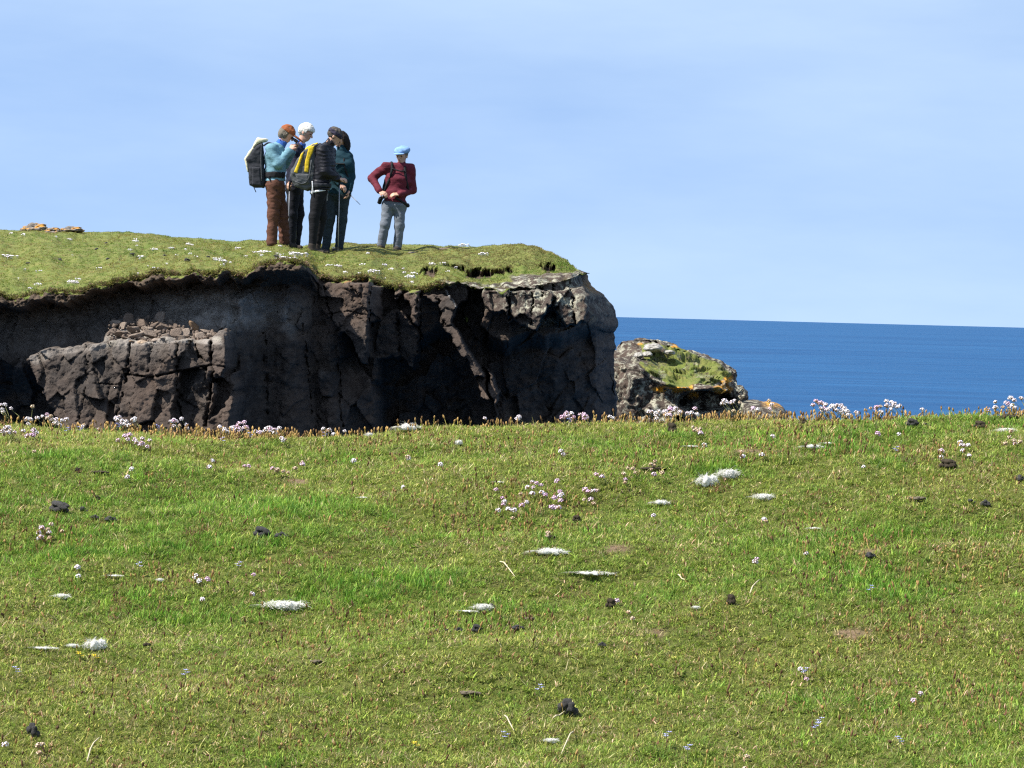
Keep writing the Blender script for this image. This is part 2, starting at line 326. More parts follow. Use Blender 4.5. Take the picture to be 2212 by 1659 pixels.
def wall_depth(s, u, v):
    """distance of the cliff face at frame position (u, v)"""
    wu = u + 7 * noise(vec(u / 28, v / 28, 0), 41) + 3 * noise(vec(u / 9, v / 9, 0), 42)
    wv = v + 7 * noise(vec(u / 28, v / 28, 7), 43) + 3 * noise(vec(u / 9, v / 9, 7), 44)
    ye = table(Y_EDGE, s); ve = table(V_EDGE, s); dv = v - ve
    # general recess under the overhanging turf, then undercut rock
    left = sstep(700, 660, u)
    lipw = 14 + 9 * noise(vec(u / 45, 0, 0), 46); yl = ye - 0.10 * sstep(0, 12, dv) + 0.68 * sstep(0, 14, dv - lipw) + 0.20 * sstep(20, 60, dv) - 0.62 * sstep(40, 150, dv) * sstep(560, 480, u) + 0.75 * sstep(140, 215, dv) * sstep(560, 480, u)
    yr = ye + 0.12 * sstep(0, 8, dv) + 0.70 * sstep(95, 135, dv - 12 * noise(vec(u / 60, 0, 0), 45)) + 0.45 * sstep(130, 330, dv)
    Y = yl * left + yr * (1 - left)
    def put(poly, f, w=3.0):
        nonlocal Y
        m = sstep(-w, w, poly_sd(poly, wu, wv)); Y = Y * (1 - m) + f * m
    # deep shade wall and jointed columns behind
    put([(500, 640), (560, 610), (650, 600), (690, 640), (815, 700), (830, 1000), (500, 1000)], 46.25 + (u - 505) / 300 * 0.95 + 0.1 * np.sin(u / 17.0), 16)
    # ledge of rubble and the big lit block below it
    put([(232, 742), (236, 700), (262, 686), (300, 684), (352, 690), (405, 712), (440, 722), (482, 722), (500, 745), (300, 752)], 45.32 + (738 - v) / 50 * 0.85, 5)
    put([(70, 772), (104, 757), (170, 748), (240, 738), (292, 737), (345, 731), (400, 729), (470, 725), (484, 716), (500, 714), (506, 745), (500, 800), (522, 852), (516, 905), (498, 1000), (170, 1000), (142, 905), (104, 832), (80, 795)],
        45.02 + (740 - v) / 160 * 0.50 - (u - 280) / 260 * 0.30, 2.2)
    put([(292, 737), (400, 729), (398, 800), (300, 806)], 44.95 + (740 - v) / 160 * 0.46 - (u - 345) / 100 * 0.16, 2)
    put([(404, 800), (458, 790), (470, 870), (440, 1000), (420, 1000), (398, 880)], 44.78 + (860 - v) / 160 * 0.50 - (u - 430) / 100 * 0.24, 2.5)
    put([(478, 812), (520, 798), (524, 830), (490, 880), (470, 900)], 44.75 + (860 - v) / 100 * 0.4 - (u - 490) / 100 * 0.35, 2.5)
    # right hand buttresses
    put([(674, 610), (718, 607), (800, 605), (805, 690), (797, 782), (760, 742), (721, 692), (692, 652)], 46.42 + (760 - v) / 160 * 0.42 - (u - 735) / 130 * 0.34, 2)  # outline follows the lit patch, its diagonal shadow edge built into the shape
    put([(800, 612), (827, 616), (829, 690), (806, 696)], 46.65 + (u - 800) / 30 * 0.50, 1.5)
    put([(829, 690), (905, 640), (905, 760), (895, 800), (860, 770), (810, 780), (806, 700)], 47.42 + (u - 850) * 0.0006, 2)
    put([(878, 634), (903, 632), (902, 700), (890, 690)], 46.85 + (690 - v) / 80 * 0.26 - (u - 890) / 60 * 0.3, 2)
    put([(910, 640), (945, 640), (978, 636), (1000, 690), (1026, 745), (1055, 800), (1078, 850), (1072, 872), (1040, 860), (1015, 786), (975, 745), (958, 706), (944, 668)],
        46.62 + (760 - v) / 160 * 0.50 - (u - 975) / 100 * 0.34, 2)
    put([(1026, 815), (1062, 812), (1080, 845), (1066, 872), (1040, 862)], 46.6 + (850 - v) / 60 * 0.25 - (u - 1050) / 50 * 0.2, 2)
    put([(975, 690), (1005, 640), (1010, 618), (1040, 614), (1044, 700), (1070, 1000), (1085, 1000), (1060, 860), (1040, 790)], 48.2, 2.5)
    put([(1040, 624), (1098, 626), (1100, 690), (1075, 672), (1046, 660)], 47.0 + (660 - v) / 60 * 0.2 - (u - 1070) / 60 * 0.18, 2)
    put([(1100, 632), (1150, 628), (1200, 634), (1190, 660), (1156, 712), (1120, 690), (1102, 680)], 46.85 + (690 - v) / 80 * 0.34 - (u - 1140) / 100 * 0.26, 2)
    put([(1192, 632), (1262, 620), (1270, 660), (1262, 700), (1225, 705), (1196, 672)], 46.85 + (690 - v) / 80 * 0.3 - (u - 1230) / 60 * 0.08, 2)
    return Y
CRACKS = [([(292, 736), (290, 790), (284, 850), (270, 905)], 2.2, .22), ([(398, 728), (397, 800), (400, 860), (412, 930)], 2.2, .22), ([(466, 726), (468, 760), (474, 800), (468, 860), (452, 960)], 4.0, .4),
          ([(290, 806), (345, 812), (398, 800), (440, 793), (470, 786)], 2.2, .22), ([(470, 786), (500, 790)], 2.2, .2), ([(430, 738), (440, 765), (455, 780)], 2.0, .2), ([(200, 748), (205, 830), (190, 905)], 1.6, .10),
          ([(205, 825), (280, 828)], 1.4, .08), ([(340, 735), (335, 800)], 1.4, .08), ([(702, 612), (705, 650), (720, 690)], 1.8, .16), ([(742, 640), (740, 720)], 1.4, .08), ([(700, 680), (760, 672), (800, 682)], 1.5, .10),
          ([(760, 608), (772, 680), (800, 700)], 1.3, .07), ([(858, 640), (862, 780)], 2.0, .2), ([(905, 634), (905, 760)], 2.6, .3), ([(945, 645), (960, 708), (985, 755)], 2.0, .2), ([(955, 706), (985, 702), (1000, 716)], 1.6, .12),
          ([(1098, 626), (1099, 690)], 2.2, .25), ([(1150, 630), (1148, 700)], 2.0, .2), ([(1194, 600), (1196, 680)], 2.4, .25), ([(1130, 604), (1140, 632)], 2.0, .15), ([(1165, 600), (1172, 640)], 2.0, .15),
          ([(1235, 640), (1240, 700)], 2, .15), ([(560, 720), (565, 900)], 2.5, .12), ([(640, 700), (660, 900)], 2.5, .12), ([(730, 780), (740, 920)], 2.5, .15)]
RSEED = np.random.default_rng(5)
_cells = np.stack([RSEED.uniform(-950, 1400, 420), RSEED.uniform(560, 1000, 420), RSEED.uniform(-1, 1, 420), RSEED.uniform(-1, 1, 420), RSEED.uniform(-1, 1, 420)], 1)
def facets(u, v):
    """irregular jointed blocks: per block offset and tilt, grooves between"""
    d1 = np.full(u.shape, 1e9); d2 = np.full(u.shape, 1e9); best = np.zeros(u.shape, int)
    wu = u + 4 * noise(vec(u / 30, v / 40, 1), 51) + 1.2 * noise(vec(u / 6, v / 6, 1), 54); wv = v + 5 * noise(vec(u / 30, v / 40, 5), 52)
    for k, c in enumerate(_cells):
        d = np.hypot((wu - c[0]) * 1.25, (wv - c[1]) * 0.75)
        m = d < d1; d2 = np.where(m, d1, np.minimum(d2, d)); best = np.where(m, k, best); d1 = np.where(m, d, d1)
    c = _cells[best]
    return 0.085 * c[..., 2] + 0.0042 * c[..., 3] * (u - c[..., 0]) + 0.0022 * c[..., 4] * (v - c[..., 1]) + 0.02 * sstep(3.0, 0.0, d2 - d1) * (noise(vec(u / 40, v / 40, 8), 53) > 0)

def build_headland():
    s = np.concatenate([np.linspace(-900, -60, 130)[:-1], np.linspace(-60, 1240, 560)[:-1], 1333 - 93 * np.linspace(1, 0, 60) ** 1.4])
    ns = len(s); rows = []; zones = []; zb = []
    # behind the skyline
    p, u, v = turf_point(s, np.ones(ns)); back = p.copy()
    for k, (dy, dz) in enumerate([(22, -9), (16, -4.2), (11, -2.2), (7, -1.1), (4, -0.45), (2, -0.14), (0.8, -0.035)]):
        w = (s[-1] - s) / 400; w = np.clip(w, 0.05, 1)
        q = back.copy(); q[:, 1] += dy * w ** 0.5; q[:, 2] += dz * np.clip(w, 0.3, 1); rows.append(q)
        zones.append(np.tile([1.0, 0, 0], (ns, 1))); zb.append(np.zeros((ns, 3)))
    # turf top
    for r in np.linspace(1, 0, NTURF):
        rr = np.full(ns, r ** 1.25); p, u, v = turf_point(s, rr)
        sd = scar_depth(u, v); p[:, 1] += sd * 1.5; p[:, 2] -= sd * 0.26
        rocky = sstep(1075, 1120, u) * sstep(583, 594, v) + sstep(1205, 1235, u) * sstep(572, 585, v) + sstep(934, 960, u) * sstep(606, 612, v)
        rocky = np.clip(rocky, 0, 1)
        p[:, 1] -= rocky * 0.15 * np.abs(noise(vec(u / 14, v / 12, 3), 61))
        so = sstep(0.05, 0.2, sd); g = (1 - so) * (1 - 0.75 * rocky)
        n = noise(vec(u / 30, v / 12, 9), 62); so = np.maximum(so, 0.5 * sstep(0.35, 0.7, n) * sstep(600, 700, u))
        rows.append(p); zones.append(np.stack([g, so, 0 * g], 1)); zb.append(np.stack([rocky, 0.6 * sstep(700, 760, u) * sstep(0.06, 0, rr) * sstep(830, 800, u), 0.0 * g], 1))
    # cliff face down to below what the brow hides
    ve = table(V_EDGE, s); NW = 200
    for t in np.linspace(0, 1, NW)[1:]:
        v = ve + (1010 - ve) * t ** 1.06; u = u_of(s, v); dv = v - ve
        Yb = table(Y_EDGE, s); Y = wall_depth(s, u, v)
        k = sstep(2, 14, dv)
        f = facets(u, v)
        st = fbm(vec(u / 46, v / 34, 6), 3, 85) * 5; st2 = fbm(vec(u / 19, v / 14, 2), 3, 86) * 4; ter = 0.010 * (np.floor(st) + sstep(0.8, 1.0, st - np.floor(st))) + 0.010 * (np.floor(st2) + sstep(0.75, 1.0, st2 - np.floor(st2)))
        fine = ter + 0.014 * fbm(vec(u / 13, v / 13, 0), 4, 71, 0.6) + 0.007 * noise(vec(u / 4, v / 4, 2), 75)
        soil = sstep(700, 640, u) * sstep(62, 30, dv + 14 * noise(vec(u / 25, v / 25, 0), 76))
        lump = (0.16 * fbm(vec(u / 20, v / 14, 3), 4, 77, 0.65) + 0.04 * noise(vec(u / 5, v / 4, 3), 84)) * soil
        calm = np.maximum(sstep(485, 520, u) * sstep(700, 670, u), sstep(500, 440, u) * sstep(735, 720, v)); D = f * k * (1 - 0.8 * soil) * (1 - 0.6 * calm) + fine * k + lump
        for pl, w, dep in CRACKS:
            a = np.array(pl); m = (u > a[:, 0].min() - 15) & (u < a[:, 0].max() + 15)
            if m.any():
                uu = u[m] + 2.5 * noise(vec(u[m] / 10, v[m] / 10, 0), 78); D[m] += dep * np.clip(0.75 + 0.9 * noise(vec(u[m] / 12, v[m] / 12, 1), 87), 0.1, 1.4) * np.exp(-(line_d(pl, uu + 3 * noise(vec(u[m] / 5, v[m] / 5, 2), 88), v[m]) / (w * 0.7)) ** 2)
        corner = np.clip((s - 1215) / 118, 0, 1); Y = Y * (1 - corner ** 3) + (Yb + 0.12) * corner ** 3 + 0.8 * corner ** 4
        D = D * (1 - 0.6 * corner ** 6)
        p = P(u, v, Yb); p[:, 1] += Y - Yb + D
        jag = corner * (0.03 * noise(vec(v / 16, s / 30, 4), 79) + 0.014 * noise(vec(v / 5, s / 8, 4), 89)); p[:, 0] += jag
        rows.append(p)
        g = sstep(7, 0, dv + 5 * noise(vec(u / 7, v / 5, 0), 80)) * (1 - sstep(1085, 1130, u) * 0.8)
        g = np.maximum(g, sstep(9, 3, np.hypot(u - 704, (v - 598) * 1.3)))
        g = np.maximum(g, 0.9 * sstep(8, 3, np.hypot((u - 1006) * 1.4, (v - 690) * 0.8)))
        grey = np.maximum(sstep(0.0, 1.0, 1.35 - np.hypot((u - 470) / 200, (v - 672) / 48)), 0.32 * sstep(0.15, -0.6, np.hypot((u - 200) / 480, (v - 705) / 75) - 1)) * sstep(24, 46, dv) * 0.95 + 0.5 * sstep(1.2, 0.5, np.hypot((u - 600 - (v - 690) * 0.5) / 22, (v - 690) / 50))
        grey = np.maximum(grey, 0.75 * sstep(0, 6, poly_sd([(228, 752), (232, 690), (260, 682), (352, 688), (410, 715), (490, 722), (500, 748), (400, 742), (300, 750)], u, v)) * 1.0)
        grey = np.maximum(grey, 0.55 * sstep(-6, 4, poly_sd([(70, 772), (104, 755), (240, 736), (300, 738), (240, 752), (130, 766), (90, 785)], u, v)))  # pale strip paints the thin lit line along the block's ledge
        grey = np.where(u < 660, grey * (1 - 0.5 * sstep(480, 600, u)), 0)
        pale = 0.95 * sstep(0, 8, poly_sd([(228, 752), (232, 690), (260, 682), (352, 688), (410, 715), (490, 722), (500, 740), (400, 737), (300, 745)], u, v)) + sstep(1090, 1140, u) * sstep(740, 640, v) + 0.15 * sstep(1180, 1240, u) * sstep(800, 700, v) + 0.55 * sstep(14, 2, dv) * sstep(690, 800, u) + 0.5 * sstep(1000, 1060, u) * sstep(690, 640, v); pale = pale * 0.8 * (1 - 0.7 * sstep(1225, 1262, u))
        org = 0.9 * sstep(8, 0, dv) * sstep(690, 720, u) * sstep(810, 790, u) + sstep(7, 2, np.hypot((u - 318) / 2, v - 737)) + 0.5 * sstep(1250, 1290, u) * sstep(640, 615, v)
        gu = 0.80 * np.exp(-(line_d([(950, 612), (972, 640), (992, 670), (1004, 690)], u + 3 * noise(vec(u / 6, v / 6, 0), 81), v) / 3.2) ** 2)
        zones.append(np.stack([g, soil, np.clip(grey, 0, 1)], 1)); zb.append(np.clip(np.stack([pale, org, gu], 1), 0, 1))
    last = rows[-1]
    for z in (-4, -8, -14, -25):
        q = last.copy(); q[:, 2] = z; q[:, 1] += 0.1 * (-z) * noise(vec(s / 60, z, 0), 82) - 0.05 * (-z); rows.append(q)
        zones.append(np.zeros((ns, 3))); zb.append(np.zeros((ns, 3)))
    V = np.stack(rows); Zo = np.stack(zones); Zb = np.stack(zb)
    # wrap the seaward end round to the back
    ex, ez, eb = [V], [Zo], [Zb]
    for k, (dy, dx) in enumerate([(0.5, 0.03), (1.2, 0.0), (2.5, -0.15), (5, -0.5), (10, -1.6), (18, -4)]):
        e = V[:, -1:, :].copy(); kk = np.linspace(0, 1, len(V))[:, None]
        e[..., 1] += dy; e[..., 0] += dx + 0.12 * noise(e * 1.7 + k, 83); e[:7, :, 1] = np.maximum(e[:7, :, 1], e[7:8, :, 1]); ex.append(e); ez.append(Zo[:, -1:] * 0.3); eb.append(Zb[:, -1:])
    V = np.concatenate(ex, 1); Zo = np.concatenate(ez, 1); Zb = np.concatenate(eb, 1)
    me = new_mesh('headland', V.reshape(-1, 3), grid_faces(V.shape[0], V.shape[1])[:, ::-1].copy(), M_ROCK)
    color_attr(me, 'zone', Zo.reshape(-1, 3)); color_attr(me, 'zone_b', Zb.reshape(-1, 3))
    tag(obj('headland', me), kind='structure')
build_headland()

# ------------------------------------------------------------------ sea stacks beyond the point
def radial_rock(name, u0, v0, y, sil, depth, front, zone_fn, nth=220, nph=90, amp=0.16, seed=0):
    """closed rock whose profile across the view is the given outline, bulging to the front and back"""
    th = np.linspace(0, 2 * np.pi, nth + 1)[:-1]; a = np.array(sil, float); an = np.arctan2(-(a[:, 1] - v0), a[:, 0] - u0) % (2 * np.pi); rr = np.hypot(a[:, 0] - u0, a[:, 1] - v0)
    o = np.argsort(an); R = np.interp(th, an[o], rr[o], period=2 * np.pi) * (y / FPX)
    ph = np.linspace(0.02, np.pi - 0.02, nph); T, PH = np.meshgrid(th, ph); RR = np.interp(T.ravel(), th, R, period=2 * np.pi).reshape(T.shape)
    k = np.sin(PH) ** 0.62
    X = RR * k * np.cos(T); Z = RR * k * np.sin(T); Yy = -depth * np.sign(np.cos(PH)) * np.abs(np.cos(PH)) ** 0.8
    c = P(u0, v0, y); p = np.stack([X + c[0], Yy + c[1], Z + c[2]], -1)
    p[..., 1] += front(p, c)
    q5 = fbm(p * 1.9, 3, 97 + seed) * 4; n = 0.35 * amp * (np.floor(q5) + sstep(0.7, 1, q5 - np.floor(q5))) + amp * fbm(p * 1.6, 5, 90 + seed, 0.62) + 0.6 * amp * np.abs(noise(p * 3.3, 95 + seed)) - 0.25 * amp
    inw = (p - c) / (np.linalg.norm(p - c, axis=-1, keepdims=True) + 1e-6); p = p + inw * (n * (0.35 + 0.65 * np.abs(np.cos(PH))))[..., None]
    i = np.arange(nph - 1)[:, None] * nth; j = np.arange(nth)[None, :]; j2 = (j + 1) % nth
    F = np.stack([i + j, i + nth + j, i + nth + j2, i + j2], -1).reshape(-1, 4)
    me = new_mesh(name, p.reshape(-1, 3), F, M_ROCK)
    uu, vv = UV(p); zo, zb = zone_fn(uu, vv, p)
    color_attr(me, 'zone', zo.reshape(-1, 3)); color_attr(me, 'zone_b', zb.reshape(-1, 3)); return obj(name, me)
STACK = [(1300, 772), (1333, 763), (1345, 745), (1372, 741), (1395, 736), (1425, 738), (1450, 747), (1475, 757), (1505, 768), (1540, 776), (1565, 785), (1582, 797), (1592, 820), (1602, 842), (1606, 870), (1606, 960), (1606, 1100), (1280, 1100), (1280, 900)]
def stack_front(p, c):
    u, v = UV(p); f = (p[..., 1] < c[1])
    line = table([(1300, 790), (1380, 800), (1430, 830), (1500, 842), (1560, 838), (1610, 860)], u)
    slope = 1.6 * sstep(0, 70, line - v)                      # grassy upper slope lies back
    cave = 1.3 * sstep(1.15, 0.75, np.hypot((u - 1528) / 62, (v - 868) / 24))
    cave2 = 0.9 * sstep(1.2, 0.8, np.hypot((u - 1585) / 16, (v - 852) / 40))
    lip = -0.35 * np.exp(-((v - line + 2) / 7) ** 2)
    return np.where(f, slope + cave + cave2 + lip, 0)
def stack_zone(u, v, p):
    nn = noise(vec(u / 26, v / 14, 0), 101)
    g = sstep(0, 10, poly_sd([(1370, 741), (1420, 735), (1470, 748), (1560, 782), (1590, 806), (1580, 816), (1540, 836), (1500, 838), (1440, 840), (1425, 826), (1400, 812), (1375, 795), (1385, 772), (1380, 755)], u + 10 * nn, v + 6 * nn)) * (0.5 + 0.6 * sstep(-0.5, 0.1, nn + 0.5 * noise(vec(u / 9, v / 6, 0), 102)))
    g = g * (1 - sstep(8, 3, np.hypot((u - 1424) / 2.8, (v - 756) / 1.0)))
    pale = 1.0 + 0 * g; pale = np.where(u < 1400, 0.7, pale)
    org = np.zeros(u.shape)
    for (cu, cv, a, b) in [(1450, 841, 40, 7), (1482, 836, 16, 8), (1568, 818, 14, 10), (1560, 842, 20, 10), (1498, 854, 12, 9), (1385, 744, 8, 4), (1460, 750, 16, 4)]:
        org = np.maximum(org, 1.3 * sstep(1.3, 0.6, np.hypot((u - cu) / a, (v - cv) / b)))
    z = np.zeros(u.shape)
    return np.stack([np.clip(g, 0, 1), z, z], -1), np.clip(np.stack([pale, org, z], -1), 0, 1)
stk = radial_rock('sea_stack', 1450, 900, 76.0, STACK, 4.0, stack_front, stack_zone, 420, 190, 0.27, 0)
tag(stk, 'grass topped rock stack with orange lichen beyond the cliff end, against the sea', 'sea stack')
def low_zone(u, v, p):
    z = np.zeros(u.shape); return np.stack([z, z, z], -1), np.stack([z + 0.7, 1.0 * sstep(885, 868, v) * sstep(1640, 1660, u), z], -1)
low = radial_rock('sea_stack', 1645, 925, 74.0, [(1595, 868), (1620, 866), (1650, 868), (1672, 868), (1688, 876), (1695, 888), (1700, 940), (1700, 1100), (1590, 1100), (1590, 900)], 1.5, lambda p, c: 0, low_zone, 140, 60, 0.06, 3)
tag(low, 'low pale rock with orange lichen just showing over the brow beside the bigger stack', 'sea stack')
# ------------------------------------------------------------------ turf: blades instanced on points (uncountable)
def mat_blade(name, mul=(1, 1, 1), tr=0.35):
    t = NT(name); at = t.attr('tint', 'INSTANCER'); co = t.coord()
    ti = t.new('ShaderNodeAttribute'); ti.attribute_name = 'tip'
    var = t.attr('var')
    c = t.mix(1.0, at.outputs['Color'], var.outputs['Color'], 'MULTIPLY')
    t.base(c, 0.6, 0.25)
    tl = t.new('ShaderNodeBsdfTranslucent'); t.link(c, tl.inputs['Color'])
    mx = t.new('ShaderNodeMixShader'); mx.inputs[0].default_value = tr
    t.link(t.bsdf.outputs[0], mx.inputs[1]); t.link(tl.outputs[0], mx.inputs[2]); t.link(mx.outputs[0], t.n['Material Output'].inputs['Surface'])
    return t.m
M_BLADE = mat_blade('grass_blade')
PROTO = bpy.data.collections.new('turf_pieces'); HPROTO = bpy.data.collections.new('seed_head_pieces'); FPROTO = bpy.data.collections.new('far_turf_pieces')
def blades(name, col, n, h, w, lean, curl, spread, rng, segs=3, dry=0.2, headed=0):
    V, F, C = [], [], []
    for b in range(n):
        a = rng.uniform(0, 2 * np.pi); x0 = np.array([rng.normal(0, spread), rng.normal(0, spread), -0.004]); hh = h * rng.uniform(0.55, 1.25)
        d = np.array([math.cos(a), math.sin(a), 0.0]); sd = np.array([-d[1], d[0], 0.0]); ln = rng.uniform(*lean); cu = rng.uniform(*curl); ww = w * rng.uniform(0.7, 1.3)
        i0 = len(V); ang = ln; p = x0.copy(); br = rng.uniform(0.5, 1.4); isdry = rng.random() < dry
        tone = np.array([1.75, 1.30, 1.9]) * rng.uniform(0.8, 1.2) if isdry else np.array([br, br, br * rng.uniform(0.7, 1.2)])
        for k in range(segs + 1):
            t = k / segs; wd = ww * (1 - t ** 2 * 0.95)
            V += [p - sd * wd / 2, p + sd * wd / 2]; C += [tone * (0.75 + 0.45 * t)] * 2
            p = p + (d * math.sin(ang) + np.array([0, 0, math.cos(ang)])) * hh / segs; ang += cu / segs
        for k in range(segs): F.append((i0 + 2 * k, i0 + 2 * k + 1, i0 + 2 * k + 3, i0 + 2 * k + 2))
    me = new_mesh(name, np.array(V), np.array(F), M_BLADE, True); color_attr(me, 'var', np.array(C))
    o = bpy.data.objects.new(name, me); col.objects.link(o); return o
_r = np.random.default_rng(3)
# 0-3 short curled turf, 4-5 longer fresh grass, 6 broad rosette leaves, 7 straw
for k in range(4): blades('a%d_turf_tuft' % k, PROTO, 16, 0.0165, 0.0024, (0.25, 1.15), (0.2, 1.6), 0.012, _r, 3, 0.26)
for k in range(2): blades('b%d_long_tuft' % k, PROTO, 15, 0.028, 0.0024, (0.15, 0.8), (0.2, 1.2), 0.012, _r, 3, 0.08)
blades('c0_rosette', PROTO, 11, 0.026, 0.0048, (0.7, 1.35), (0.1, 0.6), 0.008, _r, 3, 0.05)
blades('d0_straw_tuft', PROTO, 9, 0.026, 0.0021, (0.5, 1.4), (-0.4, 0.8), 0.014, _r, 3, 0.0)

def spike(name, rng, h, hr, hl, bent):
    """plantain seed spike: thin stalk and a blunt brown head"""
    V, F, C = [], [], []
    d = np.array([math.sin(bent), 0, math.cos(bent)])
    def tube(pts, rad, col):
        i0 = len(V); m = 5
        for p, r in zip(pts, rad):
            for j in range(m):
                a = 2 * np.pi * j / m; V.append(p + np.array([math.cos(a) * r, math.sin(a) * r, 0])); C.append(np.array(col) * rng.uniform(0.8, 1.2))
        for k in range(len(pts) - 1):
            for j in range(m): F.append((i0 + k * m + j, i0 + k * m + (j + 1) % m, i0 + (k + 1) * m + (j + 1) % m, i0 + (k + 1) * m + j))
    tube([np.zeros(3), d * h * 0.5 + np.array([0.002, 0, 0]), d * h], [0.0011, 0.0010, 0.0009], (0.40, 0.36, 0.13))
    e = d * h; tube([e, e + d * hl * 0.25, e + d * hl * 0.7, e + d * hl], [0.001, hr, hr * 0.9, hr * 0.25], (0.34, 0.235, 0.105))
    me = new_mesh(name, np.array(V), np.array(F), M_BLADE, True); color_attr(me, 'var', np.array(C))
    o = bpy.data.objects.new(name, me); HPROTO.objects.link(o)
spike('a_spike', _r, 0.030, 0.0032, 0.014, 0.10); spike('b_spike', _r, 0.022, 0.0030, 0.018, 0.25); spike('c_spike', _r, 0.040, 0.0034, 0.012, 0.15); spike('d_spike', _r, 0.014, 0.0042, 0.010, 0.35)
for k in range(3): blades('f%d_far_tuft' % k, FPROTO, 12, 0.045, 0.009, (0.2, 0.9), (0.1, 1.0), 0.03, _r, 2, 0.2)

def scatter(name, pts, rot, scl, pid, tint, coll, label=None):
    me = bpy.data.meshes.new(name); me.vertices.add(len(pts)); me.vertices.foreach_set('co', np.asarray(pts, np.float32).ravel())
    a = me.attributes.new('rot', 'FLOAT_VECTOR', 'POINT'); a.data.foreach_set('vector', np.asarray(rot, np.float32).ravel())
    a = me.attributes.new('scl', 'FLOAT', 'POINT'); a.data.foreach_set('value', np.asarray(scl, np.float32))
    a = me.attributes.new('pid', 'INT', 'POINT'); a.data.foreach_set('value', np.asarray(pid, np.int32))
    a = me.attributes.new('tint', 'FLOAT_COLOR', 'POINT'); c = np.ones((len(pts), 4), np.float32); c[:, :3] = tint; a.data.foreach_set('color', c.ravel())
    o = obj(name, me); ng = bpy.data.node_groups.new(name + '_scatter', 'GeometryNodeTree')
    ng.interface.new_socket('Geometry', in_out='INPUT', socket_type='NodeSocketGeometry'); ng.interface.new_socket('Geometry', in_out='OUTPUT', socket_type='NodeSocketGeometry')
    N, L = ng.nodes, ng.links; gi = N.new('NodeGroupInput'); go = N.new('NodeGroupOutput'); ip = N.new('GeometryNodeInstanceOnPoints'); ci = N.new('GeometryNodeCollectionInfo')
    ci.inputs['Collection'].default_value = coll; ci.inputs['Separate Children'].default_value = True; ci.inputs['Reset Children'].default_value = True
    def na(nm, typ):
        n = N.new('GeometryNodeInputNamedAttribute'); n.data_type = typ; n.inputs['Name'].default_value = nm; return n.outputs['Attribute']
    mp = N.new('GeometryNodeMeshToPoints'); L.new(gi.outputs[0], mp.inputs['Mesh'])
    L.new(mp.outputs[0], ip.inputs['Points']); L.new(ci.outputs[0], ip.inputs['Instance']); ip.inputs['Pick Instance'].default_value = True
    L.new(na('pid', 'INT'), ip.inputs['Instance Index']); L.new(na('scl', 'FLOAT'), ip.inputs['Scale'])
    er = N.new('FunctionNodeEulerToRotation'); L.new(na('rot', 'FLOAT_VECTOR'), er.inputs[0]); L.new(er.outputs[0], ip.inputs['Rotation'])
    L.new(ip.outputs[0], go.inputs[0])
    md = o.modifiers.new('scatter', 'NODES'); md.node_group = ng
    tag(o, label, kind='stuff'); return o

def lush_shade_mask(x, y):
    """bands of longer, greener grass; the darker green also paints soft shading of hollows"""
    m = 0.40 * noise(vec(x * 0.6, y * 1.3, 0), 111) + 0.34 * noise(vec(x * 1.8, y * 3.2, 3), 112) + 0.24 * noise(vec(x * 7, y * 8, 3), 113)
    for (cx, cy, rx, ry, a) in LUSH_SHADE: m = m + 1.6 * a * np.exp(-(((x - cx) / rx) ** 2 + ((y - cy) / ry) ** 2))
    return m
LUSH_SHADE = []  # bands of longer grass, their darker green doubling as shading of the undulations
for (u, v, w, h, a) in [(880, 1262, 420, 60, .6), (330, 1190, 600, 50, .45), (1900, 1270, 420, 90, .35), (1950, 1150, 500, 50, .3), (600, 1090, 400, 40, .25), (1560, 1010, 200, 24, .3), (400, 1340, 420, 40, .35), (1925, 1000, 120, 30, .5), (1150, 1115, 150, 40, .5),
                        (1106, 1600, 2300, 260, -.30), (1106, 930, 2300, 40, -.15), (1106, 1440, 2300, 120, -.28)]:
    c = on_ground(u, v); a0 = on_ground(u, v - h / 2); b0 = on_ground(u, min(v + h / 2, 1650)); LUSH_SHADE.append((c[0], c[1], w / FPX * c[1] * 0.5, max(0.08, abs(a0[1] - b0[1]) * 0.5), a))

